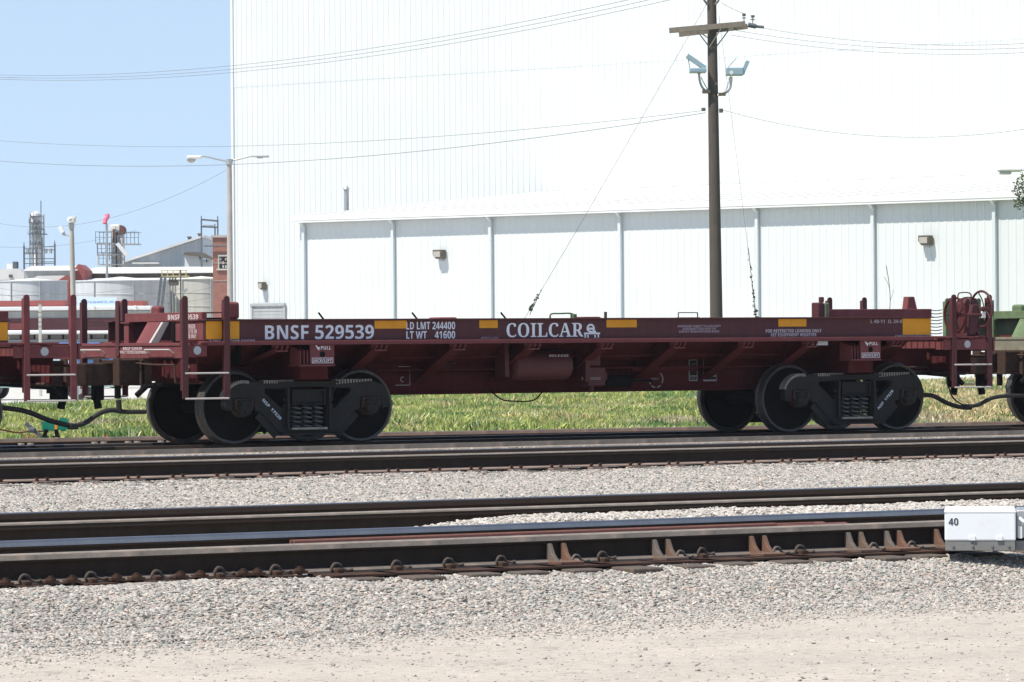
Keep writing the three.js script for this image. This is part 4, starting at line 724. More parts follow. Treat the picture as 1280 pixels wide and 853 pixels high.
// ------------------------------------------------------------------ utility pole, guys and wires
const wireList = [];
function wire(name, label, a, b, sag, r, group) {
  const pts = []; for (let i = 0; i <= 16; i++) { const t = i / 16, p = a.clone().lerp(b, t); p.y -= sag * 4 * t * (1 - t); pts.push(p); }
  return single(name, tube(pts, r, 40, 5), M.wire, label, 'wire', group);
}
const ZP = 95;
{
  const s = site('utility_pole', 'tall dark wooden utility pole with one crossarm and two floodlights', 'utility pole', 894, ZP);
  const pts = []; const top = s.y(-45);
  const trunk = new THREE.CylinderGeometry(0.105, 0.165, top + 0.3, 20, 24); trunk.translate(0, (top - 0.3) / 2, 0); trunk.rotateZ(0.0075); trunk.translate(0.05, 0, 0);
  s.part('pole', trunk, M.pole);
  const A = s.v(839, 40, 0.20), B = s.v(937, 30, 0.20), h = 0.062;
  const arm = (z, a, b) => s.part('crossarm', bar(V(a.x, a.y, z), V(b.x, b.y, z), 0.11, 0.125), M.arm);
  arm(0.19, s.v(839, 39, 0), s.v(934, 30.5, 0)); arm(-0.21, s.v(852, 42, 0), s.v(938, 32, 0));
  for (const [x0, y0, x1, y1, z] of [[874, 40, 888, 58, 0.26], [904, 36, 889, 60, 0.26], [915, 36, 897, 60, -0.28], [881, 41, 890, 48, -0.28]]) s.part('arm_brace', bar(s.v(x0, y0, z), s.v(x1, y1, z > 0 ? 0.14 : -0.14), 0.03, 0.02), M.greyPaint);
  for (const [px, py] of [[933, 20], [944, 22]]) s.part('insulator', [cyl(s.v(px, 30, 0), s.v(px, py, 0), 0.012, 6), cyl(s.v(px, py, 0), s.v(px, py - 3, 0), 0.045, 10), cyl(s.v(px, py + 2, 0), s.v(px, py + 3, 0), 0.055, 10)], M.bronze);
  s.part('insulator', [cyl(s.v(938, 31, 0), s.v(948, 33, 0), 0.06, 10), cyl(s.v(948, 33, 0), s.v(958, 34, 0), 0.035, 10)], M.dark);
  for (const [x0, x1, y] of [[882, 887.5, -2], [902, 897, -2]]) s.part('bracket', tube([s.v(x1, y + 8, 0.1), s.v((x0 + x1) / 2, y + 5, 0.12), s.v(x0, y, 0.13), s.v(x0, y - 8, 0.13)], 0.03, 12, 6), M.greyPaint);
  // floodlights
  for (const d of [-1, 1]) {
    const f = sub('floodlight', s.g);
    if (d < 0) { s.part('housing', [bar(s.v(861, 70, 0.1), s.v(884, 86, 0.1), 0.30, 0.10), s.bx(864, 885, 86, 91.5, -0.12, 0.30, 0.02)], M.lampBlue, f); s.part('arm', tube([s.v(889, 115, 0.1), s.v(882, 112, 0.1), s.v(877.5, 104, 0.1), s.v(875.5, 88, 0.1)], 0.028, 20, 8), M.galv, f); s.part('conduit', tube([s.v(889, 116, 0.12), s.v(884, 108, 0.13), s.v(878.5, 97, 0.12)], 0.014, 14, 6), M.galv, f); s.part('knuckle', cyl(s.v(875.5, 88, 0.1), s.v(876, 93, 0.1), 0.045, 10), M.white, f); s.part('clamp', s.bx(880, 890, 113, 117, -0.02, 0.2), M.bronze, f); s.part('glare_edge', cyl(s.v(862, 70, 0.1), s.v(865, 88, 0.1), 0.012, 6), M.lampBlue, f); }
    else { s.part('housing', [s.bx(909.5, 931, 85.5, 95, -0.1, 0.32, 0.02), bar(s.v(930, 93, 0.1), s.v(937, 77, 0.1), 0.34, 0.09), cyl(s.v(911, 86, 0.1), s.v(923, 72.5, 0.1), 0.014, 6)], M.lampBlue, f); s.part('arm', tube([s.v(899, 119, 0.1), s.v(908, 117, 0.1), s.v(914.5, 111, 0.1), s.v(916, 96, 0.1)], 0.028, 20, 8), M.galv, f); s.part('conduit', tube([s.v(899, 120, 0.12), s.v(909, 113, 0.13), s.v(913, 103, 0.12)], 0.014, 14, 6), M.galv, f); s.part('knuckle', [cyl(s.v(915.5, 97, 0.1), s.v(915.5, 103, 0.1), 0.05, 10), cyl(s.v(915.5, 92, 0.34), s.v(915.5, 92, 0.37), 0.05, 10)], M.white, f); s.part('clamp', s.bx(900, 909, 116.5, 120, -0.02, 0.2), M.bronze, f); }
  }
  s.part('insulator', [s.bx(879, 884, 135, 139, 0, 0.1), s.bx(901, 906, 136, 141, 0, 0.1), s.bx(896, 899, 103, 107, 0.1, 0.16)], M.bronze);
}
{
  const P = (px, py, z = ZP) => atD(px, py, z);
  const far = 'thin overhead wires crossing the sky and white wall';
  [[84, -12, 0, 92.5], [62, -8, 0, 90.5], [40, -4, 0, 88]].forEach(([dx, dy, x0, y0], i) => wire('overhead_wire', ['lowest of the three thin wires rising across the white wall to the top edge', 'middle of the three thin wires rising across the white wall to the top edge', 'highest of the three thin wires rising across the white wall to the top edge'][i], P(-60, y0 + 3, 150), P(905 - i * 25, -16, 97), 0.9 - i * 0.05, 0.0068, far));
  wire('overhead_wire', 'upper of two wires from the left edge to the pole below its floodlights', P(-60, 171, 150), P(882, 138, ZP), 0.6, 0.0062, far);
  wire('overhead_wire', 'lower of two wires from the left edge to the pole below its floodlights', P(-60, 196, 150), P(882, 141, ZP), 0.75, 0.0081, far);
  wire('overhead_wire', 'single wire from the pole to the right edge, low on the upper wall', P(905, 138, ZP), P(1340, 151, 90), 0.5, 0.0062, far);
  [[948, 34], [920, 38], [915, 44]].forEach(([x, y], i) => wire('overhead_wire', ['top wire running right from the crossarm tip', 'middle wire running right from under the crossarm', 'lowest wire running right from under the crossarm'][i], P(x, y, ZP), P(1340, 50 + i * 6, 88), 0.25, 0.0056, far));
  wire('jumper_wire', 'short wire looping over the insulators at the crossarm end', P(901, 3, ZP), P(933, 18, ZP), 0.02, 0.0056, far);
  wire('guy_wire', 'long guy wire slanting down left from the pole with vine at its foot', P(889, -5, ZP), P(656, 398, ZP - 2), 0.05, 0.0056);
  wire('guy_wire', 'steep guy wire right of the pole with a vine climbing it', P(899, 20, ZP), P(947, 405, ZP - 3), 0.02, 0.0050);
  wire('overhead_wire', 'faint wire in the sky running to the double street lamp', P(-60, 262, 210), P(286, 211, 150), 1.5, 0.0074, far);
  wire('overhead_wire', 'drooping wire low in the sky left of the windsock', P(-60, 303, 220), P(170, 288, 240), 0.6, 0.0074, far);
  for (let i = 0; i < 5; i++) wire('overhead_wire', ['uppermost of the slack wires hanging before the storage tanks', 'second of the slack wires hanging before the storage tanks', 'third of the slack wires hanging before the storage tanks', 'fourth of the slack wires hanging before the storage tanks', 'lowest of the slack wires hanging before the storage tanks'][i], P(-40, 352 + i * 6, 190), P(226 + (i % 2) * 60, 346 + i * 7, 185), 0.7 + 0.2 * (i % 3), 0.0074, 'wires before the tanks');
  for (const [k, a, b, n, label] of [[0, [662, 388], [677, 362], 46, 'sparse dark vine climbing the foot of the long guy wire'], [1, [945.5, 398], [935.5, 310], 60, 'dark leafy vine climbing the steep guy wire right of the pole']]) {
    const v = thing('vine', label, 'vine', P(a[0], HORIZON + 75, ZP - 3)); const o = v.position.clone();
    const L = []; for (let i = 0; i < n; i++) { const t = Math.pow(rnd(), 1.3), p = P(a[0] + (b[0] - a[0]) * t, a[1] + (b[1] - a[1]) * t, ZP - 2.9).sub(o), g = new THREE.CircleGeometry(rr(0.02, 0.05) * (1.1 - 0.6 * t), 5); g.scale(1, rr(0.5, 1), 1); g.rotateX(rr(0, 6)); g.rotateY(rr(0, 6)); g.translate(p.x + rr(-0.03, 0.03), p.y, p.z + rr(-0.03, 0.03)); L.push(g); }
    part('leaf', L, mat(0.06, 0.09, 0.04), v).userData.kind = 'stuff';
    part('stem', cyl(P(a[0], a[1] + 6, ZP - 2.9).sub(o), P(b[0], b[1], ZP - 2.9).sub(o), 0.008, 5), M.pole, v);
  }
  { const v = thing('weed_stalk', 'thin bare weed stalk standing before the lean-to wall', 'weed', P(1111, 430, 92)); v.position.y = -0.27; const o = v.position; const q = (x, y) => P(x, y, 92).sub(o);
    part('stem', [tube([V(0, 0, 0), q(1112, 400), q(1113, 372), q(1111, 350), q(1108, 332)], 0.010, 20, 5), tube([q(1112.5, 362), q(1109, 352), q(1105, 346)], 0.006, 8, 4), tube([q(1113, 376), q(1116, 368), q(1117, 362)], 0.006, 8, 4)], M.arm, v); }
}

// ------------------------------------------------------------------ street lamps
{
  const s = site('street_lamp', 'double armed grey street lamp at the left corner of the warehouse', 'street lamp', 288, 150);
  s.part('pole', cyl(V(0, 0, 0), s.v(288, 199), 0.13, 14, 0.095), M.conc);
  s.part('collar', cyl(s.v(288, 206), s.v(288, 199), 0.14, 14), M.galv);
  for (const d of [-1, 1]) {
    const t = d < 0 ? [[284, 201.5], [272, 199], [262, 196.5], [254, 195.5], [249, 197]] : [[291, 201], [302, 198.5], [312, 196], [319, 195.5], [323, 196]];
    s.part('arm', tube(t.map(([x, y]) => s.v(x, y)), 0.032, 20, 8), M.galv);
    const l = s.part('lamp_head', d < 0 ? s.bx(235, 254, 194.5, 199, -0.2, 0.2, 0.06) : s.bx(321, 338, 194.3, 197, -0.18, 0.18, 0.035), d < 0 ? M.white : M.galv);
    s.part('lens', d < 0 ? (() => { const g = new THREE.SphereGeometry(0.2, 16, 8, 0, 6.3, Math.PI / 2, Math.PI / 2); g.scale(0.9, 0.7, 0.9); const p = s.v(240.5, 198.8); g.translate(p.x, p.y, 0); return g; })() : s.bx(323, 330, 196.8, 198, -0.12, 0.12, 0.02), M.conc, l);
  }
}
{
  const s = site('street_lamp', 'single white headed lamp on a weathered pole before the plant', 'street lamp', 91.5, 110);
  s.part('pole', cyl(V(0.05, 0, 0), s.v(90, 283), 0.085, 14, 0.065), M.conc);
  s.part('bracket', s.bx(86.5, 93.5, 279, 285, -0.1, 0.1, 0.02), M.galv);
  s.part('lamp_head', [s.bx(86, 95.5, 271.5, 279, -0.16, 0.25, 0.05), bar(s.v(88, 278, 0.1), s.v(96, 270, 0.1), 0.3, 0.06)], M.white);
}
{
  const s = site('street_lamp', 'small tilted lamp on a bracket left of the white headed lamp', 'street lamp', 84, 160);
  s.part('lamp_head', [bar(s.v(75.5, 283), s.v(79, 291), 0.2, 0.16)], M.white); s.part('shade', bar(s.v(79, 289), s.v(81, 294), 0.14, 0.12), M.galv);
  s.part('arm', [cyl(s.v(81, 294), s.v(90, 295.5), 0.03, 6), cyl(s.v(91.5, 294), V(s.x(91.5), 0, 0), 0.06, 8)], M.galv);
}
{
  const s = site('street_lamp', 'white street lamp head reaching in from the right edge', 'street lamp', 1345, 118);
  s.part('pole', cyl(V(0, 0, 0), s.v(1345, 206), 0.11, 12, 0.08), M.conc);
  s.part('arm', tube([s.v(1345, 208), s.v(1310, 210), s.v(1288, 212), s.v(1276, 213)], 0.035, 16, 8), M.white);
  s.part('lamp_head', [s.bx(1249, 1279, 210, 215, -0.22, 0.22, 0.06)], M.white); s.part('lens', s.bx(1251, 1266, 215, 218.5, -0.16, 0.16, 0.05), M.glass);
}
{ // tree whose outer sprays reach in at the right edge
  const s = site('young_tree', 'young green tree mostly beyond the right edge, leaf sprays reaching in', 'tree', 1338, 88);
  s.part('trunk', [cyl(V(0, -0.1, 0), s.v(1336, 320), 0.10, 10, 0.07), ...[[1300, 250], [1318, 215], [1345, 200], [1368, 240], [1285, 262]].map(([x, y]) => cyl(s.v(1336, 322), s.v(x, y, rr(-0.3, 0.3)), 0.045, 7, 0.012)), ...[[1274, 232], [1275, 258], [1290, 228], [1282, 250]].map(([x, y]) => cyl(s.v(1308, 258), s.v(x, y, 0.1), 0.012, 5, 0.004))], M.pole);
  const L = []; const leafAt = (px, py, z) => { const a = rr(0.025, 0.05), p = s.v(px, py, z), q = new Float32Array([0, 0, 0, a * 0.45, a * 0.8, 0.01, 0, a * 1.9, 0, 0, 0, 0, 0, a * 1.9, 0, -a * 0.45, a * 0.8, 0.01]); const g = new THREE.BufferGeometry(); g.setAttribute('position', new THREE.BufferAttribute(q, 3)); g.computeVertexNormals(); g.rotateX(rr(0, 6)); g.rotateY(rr(0, 6)); g.rotateZ(rr(0, 6)); g.translate(p.x, p.y, p.z); L.push(g); };
  for (const [cx, cy, r, n] of [[1330, 230, 42, 2600], [1300, 262, 20, 420], [1276, 230, 7, 70], [1273, 240, 6, 60], [1276, 255, 7, 80], [1284, 243, 12, 200], [1290, 222, 14, 240], [1355, 255, 30, 900]]) for (let i = 0; i < n; i++) { const a = rr(0, 6.28), b = Math.acos(rr(-1, 1)), q = r * Math.cbrt(rnd()); leafAt(cx + q * Math.sin(b) * Math.cos(a), cy + q * Math.cos(b), q * s.s * Math.sin(b) * Math.sin(a)); }
  s.part('crown', L, new THREE.MeshPhysicalMaterial({ color: new THREE.Color().setRGB(0.10, 0.15, 0.05), roughness: 0.7, side: THREE.DoubleSide, transmission: 0.3, thickness: 0 })).userData.kind = 'stuff';
}

// ------------------------------------------------------------------ plant on the left, far behind
{
  const s = site('process_tower', 'grey distillation tower with stacked platforms, far left', 'tower', 47, 270);
  s.part('column', [cyl(V(s.x(46), 0, 0), s.v(46, 284), 0.20, 14), cyl(s.v(46, 288), s.v(46, 267), 0.46, 16, 0.40), cyl(s.v(46, 267), s.v(46, 264.5), 0.40, 16, 0.1)], M.white);
  s.part('column', cyl(V(s.x(51), 0, -0.5), s.v(51, 283), 0.13, 12), M.white); for (const [x, r] of [[43, 0.06], [48.5, 0.05], [53, 0.05]]) s.part('pipe', cyl(V(s.x(x), 0, 0.5), s.v(x, 276 + x % 5, 0.5), r, 8), M.galv);
  for (const [y, a, b] of [[271, 40, 53], [279, 38.5, 54], [287, 40, 55], [293, 37, 58.5], [306, 40, 54]]) { const pl = s.part('platform', s.bx(a, b, y - 0.6, y + 0.3, -0.8, 0.8), M.dark); s.part('railing', [s.bx(a, b, y - 5, y - 4.6, 0.74, 0.8), ...[0, 0.33, 0.66, 1].map((t) => s.bx(a + (b - a) * t - 0.25, a + (b - a) * t + 0.25, y - 5, y, 0.74, 0.8))], M.galv, pl); }
  s.part('leg', [40.5, 54].flatMap((x) => [-0.7, 0.7].map((z) => cyl(V(s.x(x), 0, z), s.v(x, 268, z), 0.05, 6))), M.galv);
  for (let k = 0; k < 9; k++) s.part('brace', [cyl(s.v(40.5, 272 + k * 6.2, 0.7), s.v(54, 278 + k * 6.2, 0.7), 0.03, 5)], M.galv);
  s.part('mast', cyl(s.v(52, 284), s.v(52, 251), 0.035, 6), M.dark);
  s.part('ladder', [box(s.x(38.6), s.x(39.2), 0, s.y(272), 0.6, 0.7), box(s.x(40), s.x(40.5), 0, s.y(272), 0.6, 0.7)], M.dark);
}
{
  const s = site('substation_frame', 'dark steel switch yard frame in front of the process tower', 'steel frame', 50, 255);
  for (const [x, y] of [[30.5, 307], [46, 313], [53, 297], [69, 305]]) s.part('post', [box(s.x(x - 0.9), s.x(x + 0.9), 0, s.y(y), -0.1, 0.1), cyl(s.v(x, y), s.v(x, y - 4), 0.03, 5)], M.dark);
  for (const [a, b, y] of [[30, 54, 311], [30, 47, 316], [30, 70, 323.5], [53, 70, 308.5], [53, 70, 312.5], [30, 54, 317.5], [53, 70, 327.5], [30, 70, 329.5]]) s.part('beam', s.bx(a, b, y - 0.4, y + 0.5, -0.08, 0.08), M.dark);
  for (const x of [35, 40, 58, 64]) s.part('insulator', cyl(s.v(x, 311), s.v(x, 317), 0.09, 8), M.galv);
}
{
  const s = site('windsock', 'pink windsock limp on a grey pole above the plant roofs', 'windsock', 134, 215);
  s.part('pole', cyl(V(0, 0, 0), s.v(134, 280), 0.085, 10, 0.06), M.galv);
  const a = s.v(134.5, 268, 0), b = s.v(132, 279.5, 0.1); s.part('sock', tube([a, s.v(135, 271, 0.02), s.v(132.4, 275, 0.05), b], 0.13, 14, 10), M.pink);
}
{
  const s = site('elevator_tower', 'rusty white elevator tower with railed platforms and a chute', 'tower', 147, 235);
  s.part('leg_housing', [s.bx(141, 146, 283, 345, -0.7, 0.7), s.bx(148, 155, 282, 345, -0.7, 0.5), s.bx(139, 152, 281, 290, -0.6, 0.6, 0.1)], M.whiteRust);
  s.part('head', [(() => { const p = s.v(151.5, 288, 0), g = new THREE.CylinderGeometry(0.3, 0.3, 1.1, 16); g.rotateX(Math.PI / 2); g.translate(p.x, p.y, 0); return g; })(), s.bx(143, 146, 287, 304, 0.7, 0.74)], M.redrust);
  for (const [a, b, y] of [[122, 152, 305], [146, 175.5, 305.5], [124, 150, 319], [126, 158, 331]]) { const pl = s.part('platform', s.bx(a, b, y - 0.5, y + 0.7, -0.9, 0.9), M.galv); const n = Math.round((b - a) / 5); s.part('railing', [s.bx(a, b, y - 15, y - 14.4, 0.85, 0.9), s.bx(a, b, y - 8, y - 7.5, 0.85, 0.9), s.bx(a, b, y - 15, y - 14.4, -0.9, -0.85), ...Array.from({ length: n + 1 }, (_, i) => s.bx(a + (b - a) * i / n - 0.3, a + (b - a) * i / n + 0.3, y - 15, y, 0.84, 0.9))], M.dark, pl); }
  s.part('chute', bar(s.v(149, 305, 0.8), s.v(161, 320, 0.8), 0.22, 0.22), M.white);
  for (const x of [124, 139, 156]) s.part('post', box(s.x(x - 0.6), s.x(x + 0.6), 0, s.y(304), 0.7, 0.85), M.white);
}
{
  const s = site('sloped_shed', 'pale metal building with a steep single slope roof and two vents', 'shed', 200, 240);
  const w = ext([[s.x(139), 0], [s.x(254.5), 0], [s.x(254.5), s.y(298)], [s.x(139), s.y(333.5)]], 8, 0); w.translate(0, 0, -8);
  s.part('wall', w, M.metalPale);
  s.part('roof', ext([[s.x(137.5), s.y(334)], [s.x(256), s.y(297)], [s.x(256), s.y(294.3)], [s.x(137.5), s.y(331)]], 8.8).translate(0, 0, -8.4), M.roofWhite);
  for (const [x, y] of [[234.5, 299], [247.5, 295]]) s.part('roof_vent', [s.bx(x - 1.6, x + 1.6, y - 3, y + 2.5, -2, -1.6), s.bx(x - 2.6, x + 2.6, y - 4.3, y - 2, -2.2, -1.4, 0.05)], M.dark);
  s.part('low_roof', s.bx(168, 201, 328.5, 330.5, 0.05, 1.2), M.roofWhite);
}
{
  const s = site('rooftop_hut', 'small white hut with brown hipped roof below the steep shed', 'hut', 245, 236);
  s.part('wall', [s.bx(232, 250, 318, 345, -1, 0.4), s.bx(250, 266, 325, 345, -1, 0.2)], M.white);
  s.part('roof', ext([[s.x(231), s.y(319)], [s.x(233), s.y(315.5)], [s.x(255), s.y(316)], [s.x(268), s.y(323.5)], [s.x(266), s.y(325)], [s.x(250), s.y(321)]], 2).translate(0, 0, -1.2), M.wallBrown);
  s.part('window', s.bx(258.5, 260, 324.5, 328, 0.2, 0.24), M.darkGlass);
}
{
  const s = site('brick_tower', 'reddish brick tower with a large paned window beside the warehouse', 'tower', 278, 200);
  const H = s.y(297), x0 = s.x(266.5), x1 = s.x(296);
  const wx0 = s.x(273), wx1 = s.x(286), wy0 = s.y(336), wy1 = s.y(318.5);
  s.part('wall', [box(x0, x1, 0, wy0, -3, 0), box(x0, x1, wy1, H, -3, 0), box(x0, wx0, wy0, wy1, -3, 0), box(wx1, x1, wy0, wy1, -3, 0), box(wx0, wx1, wy0, wy1, -3, -0.2)], M.brickwork);
  for (let k = 1; k < 4; k++) s.part('band', box(x0 - 0.01, x1 + 0.01, H * (0.55 + 0.13 * k), H * (0.55 + 0.13 * k) + 0.05, 0, 0.02), M.mortar);
  s.part('coping', box(x0 - 0.08, x1 + 0.08, H, H + 0.12, -3.05, 0.08), M.conc);
  s.part('pipe', s.bx(256, 290, 307, 308.4, 0.1, 0.2), M.dark);
  const w = s.part('window', [box(wx0, wx1, wy1 - 0.09, wy1, -0.09, 0.05), box(wx0 - 0.08, wx1 + 0.08, wy0 - 0.08, wy0, -0.09, 0.08), ...[0, 1].map((t) => box(wx0 + (wx1 - wx0 - 0.06) * t, wx0 + (wx1 - wx0 - 0.06) * t + 0.06, wy0, wy1 - 0.09, -0.09, 0.03))], M.tankCream);
  for (let i = 0; i < 3; i++) for (let j = 0; j < 3; j++) part('pane', box(wx0 + 0.08 + i * (wx1 - wx0 - 0.12) / 3, wx0 + 0.03 + (i + 1) * (wx1 - wx0 - 0.12) / 3, wy0 + 0.05 + j * (wy1 - wy0 - 0.16) / 3, wy0 + (j + 1) * (wy1 - wy0 - 0.16) / 3, -0.05, -0.03), (i + j) % 3 ? M.glass : M.darkGlass, w);
}
{
  const s = site('roof_frame', 'dark steel gantry frame standing above the brick tower', 'steel frame', 264, 232);
  for (const [x, y, yb] of [[252.5, 275, 345], [273, 275, 345], [269.5, 285, 345]]) s.part('post', [s.bx(x - 0.8, x + 0.8, y, yb, -0.1, 0.1), cyl(s.v(x, y), s.v(x, y - 5), 0.03, 5)], M.dark);
  s.part('beam', [bar(s.v(252, 274.5), s.v(274, 276.5), 0.12, 0.10)], M.dark); s.part('beam', bar(s.v(252, 283.5), s.v(274, 284.5), 0.12, 0.09), M.dark);
  for (let k = 0; k < 6; k++) s.part('insulator', cyl(s.v(256 + k * 2.3, 284), s.v(256 + k * 2.3, 281.3), 0.05, 6), M.galv);
}
{
  const s = site('long_shed', 'long low white roofed building with brown wall behind the tanks', 'building', 180, 226);
  s.part('wall', s.bx(108, 268, 340, 352, -6, 0), M.wallBrown);
  s.part('roof', ext([[0.5, s.y(342, 180)], [0.5, s.y(340.8, 180)], [-6.4, s.y(331.3, 180)], [-6.4, s.y(333, 180)]].map(([z, y]) => [-z, y]), s.x(268) - s.x(104)).rotateY(Math.PI / 2).translate(s.x(104), 0, 0), M.roofWhite);
  s.part('lower_roof', ext([[3.2, s.y(351.5, 180)], [3.2, s.y(350.8, 180)], [0.1, s.y(347.5, 180)], [0.1, s.y(348.4, 180)]].map(([z, y]) => [-z, y]), s.x(268) - s.x(110)).rotateY(Math.PI / 2).translate(s.x(110), 0, 0), M.roofWhite);
  s.part('lower_wall', s.bx(111, 267, 352.5, 430, 0.2, 3), M.greyWall);
}
{
  const s = site('gabled_building', 'low building with white roof and dark red gable end, left of the tanks', 'building', 60, 222);
  s.part('wall', s.bx(30, 92, 338.5, 352, -4, 0), M.greyWall);
  s.part('gable', ext([[s.x(92), 0], [s.x(106.5), 0], [s.x(106.5), s.y(338)], [s.x(98.5), s.y(330.5)], [s.x(92), s.y(338)]], 4, 0).translate(0, 0, -3.9), M.red);
  s.part('roof', ext([[0.4, s.y(338.8, 60)], [0.4, s.y(338, 60)], [-3, s.y(331.2, 60)], [-3, s.y(332, 60)]].map(([z, y]) => [-z, y]), s.x(98) - s.x(31)).rotateY(Math.PI / 2).translate(s.x(31), 0, 0), M.roofWhite);
  s.part('lower_gable', ext([[s.x(77), 0], [s.x(88), 0], [s.x(92), s.y(349)], [s.x(88), s.y(345)], [s.x(77), s.y(352)]], 1.2, 0).translate(0, 0, 0.8), M.red);
  s.part('lower_roof', ext([[s.x(40), s.y(352)], [s.x(78), s.y(352)], [s.x(89), s.y(345.2)], [s.x(50), s.y(345.4)]], 1.0, 0).translate(0, 0, 0.3), M.roofWhite);
}
{
  const s = site('far_roof', 'broad white roofed shed with two roof boxes at the far left', 'shed', 12, 228);
  s.part('roof', ext([[s.x(-60), s.y(350)], [s.x(-60), s.y(337)], [s.x(24), s.y(336)], [s.x(33), s.y(345)], [s.x(33), s.y(350)]], 5).translate(0, 0, -5), M.roofWhite);
  s.part('wall', s.bx(-60, 33, 350, 430, -4.8, -0.1), M.greyWall);
  s.part('roof_box', [s.bx(3, 11, 329, 337, -3, -2)], M.white); s.part('roof_box', s.bx(12, 17, 326.5, 336, -2.4, -1.5), M.dark);
  s.part('roof_box', s.bx(12, 15.5, 343.5, 347, -0.1, 0.3), M.dark);
}
{
  const g2 = 'pale storage tanks of the plant';
  const tank = (label, x0, x1, yt, Z, m, seams) => {
    const cx = (x0 + x1) / 2, s = site('storage_tank', label, 'storage tank', cx, Z, g2), r = (x1 - x0) / 2 * s.s, h = s.y(yt);
    const w = new THREE.CylinderGeometry(r, r, h, 72, 1, true); w.translate(0, h / 2, -r); s.part('shell', w, m);
    const t = new THREE.ConeGeometry(r * 1.005, r * 0.10, 72); t.translate(0, h + r * 0.05, -r); s.part('roof', t, M.roofWhite);
    for (let k = 1; k < seams; k++) { const g = new THREE.TorusGeometry(r + 0.005, 0.02, 5, 80); g.rotateX(Math.PI / 2); g.translate(0, h * (0.28 + 0.72 * k / seams), -r); s.part('hoop', g, m); }
    const e = new THREE.TorusGeometry(r + 0.01, 0.05, 6, 80); e.rotateX(Math.PI / 2); e.translate(0, h, -r); s.part('rim', e, m);
    for (const a of [-0.5, 0.35]) s.part('seam_pipe', cyl(V(r * Math.sin(a), 0, -r + r * Math.cos(a) + 0.05), V(r * Math.sin(a), h, -r + r * Math.cos(a) + 0.05), 0.035, 6), M.greyWall);
    return s;
  };
  tank('large pale blue grey tank left of the yellow stair', 86, 206, 351, 205, M.tank, 5);
  tank('cream tank between the yellow stair and the warehouse', 205, 292, 349, 208, M.tankCream, 5);
  tank('pale tank at the far left behind the red parapet', -10, 79, 351.5, 212, M.tank, 5);
}
{
  const s = site('stair_tower', 'pale yellow steel platform with stair and posts between two tanks', 'platform', 218, 196);
  const pl = s.part('platform', s.bx(203, 236, 345, 346.2, -1, 0.6), M.yellowPale);
  for (const x of [204, 211, 218, 226, 234]) s.part('railing_post', s.bx(x - 0.5, x + 0.5, 338, 345, 0.5, 0.58), M.yellowPale, pl);
  s.part('railing', [s.bx(203, 236, 338, 339, 0.5, 0.58), s.bx(203, 236, 341.5, 342.2, 0.5, 0.58)], M.yellowPale, pl);
  for (const x of [213, 216.5, 220]) s.part('post', box(s.x(x - 0.8), s.x(x + 0.8), 0, s.y(346), 0.1, 0.3), M.tankCream);
  s.part('post', box(s.x(227), s.x(228.4), 0, s.y(338), 0.7, 0.85), M.pole);
  s.part('cabinet', s.bx(212, 223, 350, 357, -0.4, 0.5, 0.05), M.wallBrown);
  for (let k = 0; k < 10; k++) s.part('step', s.bx(203.5 - k * 0.5, 208.5 - k * 0.5, 349 + k * 4.6, 349.8 + k * 4.6, 0, 0.8), M.galv);
  s.part('stringer', [bar(s.v(204, 346, 0.9), s.v(198, 395, 0.9), 0.06, 0.12), bar(s.v(209, 346, 0.9), s.v(203, 395, 0.9), 0.06, 0.12)], M.dark);
  s.part('lamp', [bar(s.v(231, 366, 0.9), s.v(236, 362, 0.9), 0.2, 0.14), cyl(s.v(228, 368, 0.8), s.v(232, 366, 0.9), 0.03, 6)], M.galv);
}
{
  const s = site('low_building', 'low building with white canopy edge, red parapet and maroon base', 'building', 90, 175);
  s.part('wall', s.bx(-60, 188, 389, 398, -5, 0), M.greyWall);
  s.part('base_wall', [box(s.x(-60), s.x(188), 0, s.y(398, 90), -5, 0.05)], M.maroonWall);
  for (let k = 0; k < 3; k++) s.part('siding', s.bx(92, 188, 399.5 + k * 4, 402 + k * 4, 0.05, 0.09), M.maroonWall);
  s.part('canopy', [s.bx(-60, 190, 383.5, 388.5, -5.2, 0.6, 0.03)], M.white);
  s.part('parapet', [s.bx(-60, 80, 376, 383, -3, -0.4)], M.red); s.part('parapet', s.bx(144, 178, 376, 383, -3, -0.4), M.red);
  for (const x of [30, 118, 170]) s.part('fixture', s.bx(x, x + 2, 382, 388, 0.6, 0.66), M.white);
  s.part('signboard', s.bx(96, 145, 371.5, 382.5, -0.6, -0.45), M.signBlue);
  const p = s.v(120.5, 377.5, -0.445); decal('lettering', words(['SUPPLY & SALVAGE CO., INC.'], SANS, '#6f8fc0'), 43 * s.s, 3.6 * s.s, null, s.g, p);
  s.part('door_frame', s.bx(12, 28, 404, 412, 0.05, 0.12), M.red);
}
{
  const s = site('bollard_post', 'tan weathered post standing between the car ladders at the left', 'post', 50, 120);
  s.part('post', [box(s.x(48.2), s.x(51.8), 0, s.y(380), -0.05, 0.05, 0.012)], M.tankCream); s.part('cap', s.bx(47.8, 52.2, 378.8, 380.2, -0.06, 0.06), M.arm);
  for (const y of [390, 396, 402, 408]) s.part('band', s.bx(48, 52, y, y + 1, -0.056, 0.056), M.arm);
}
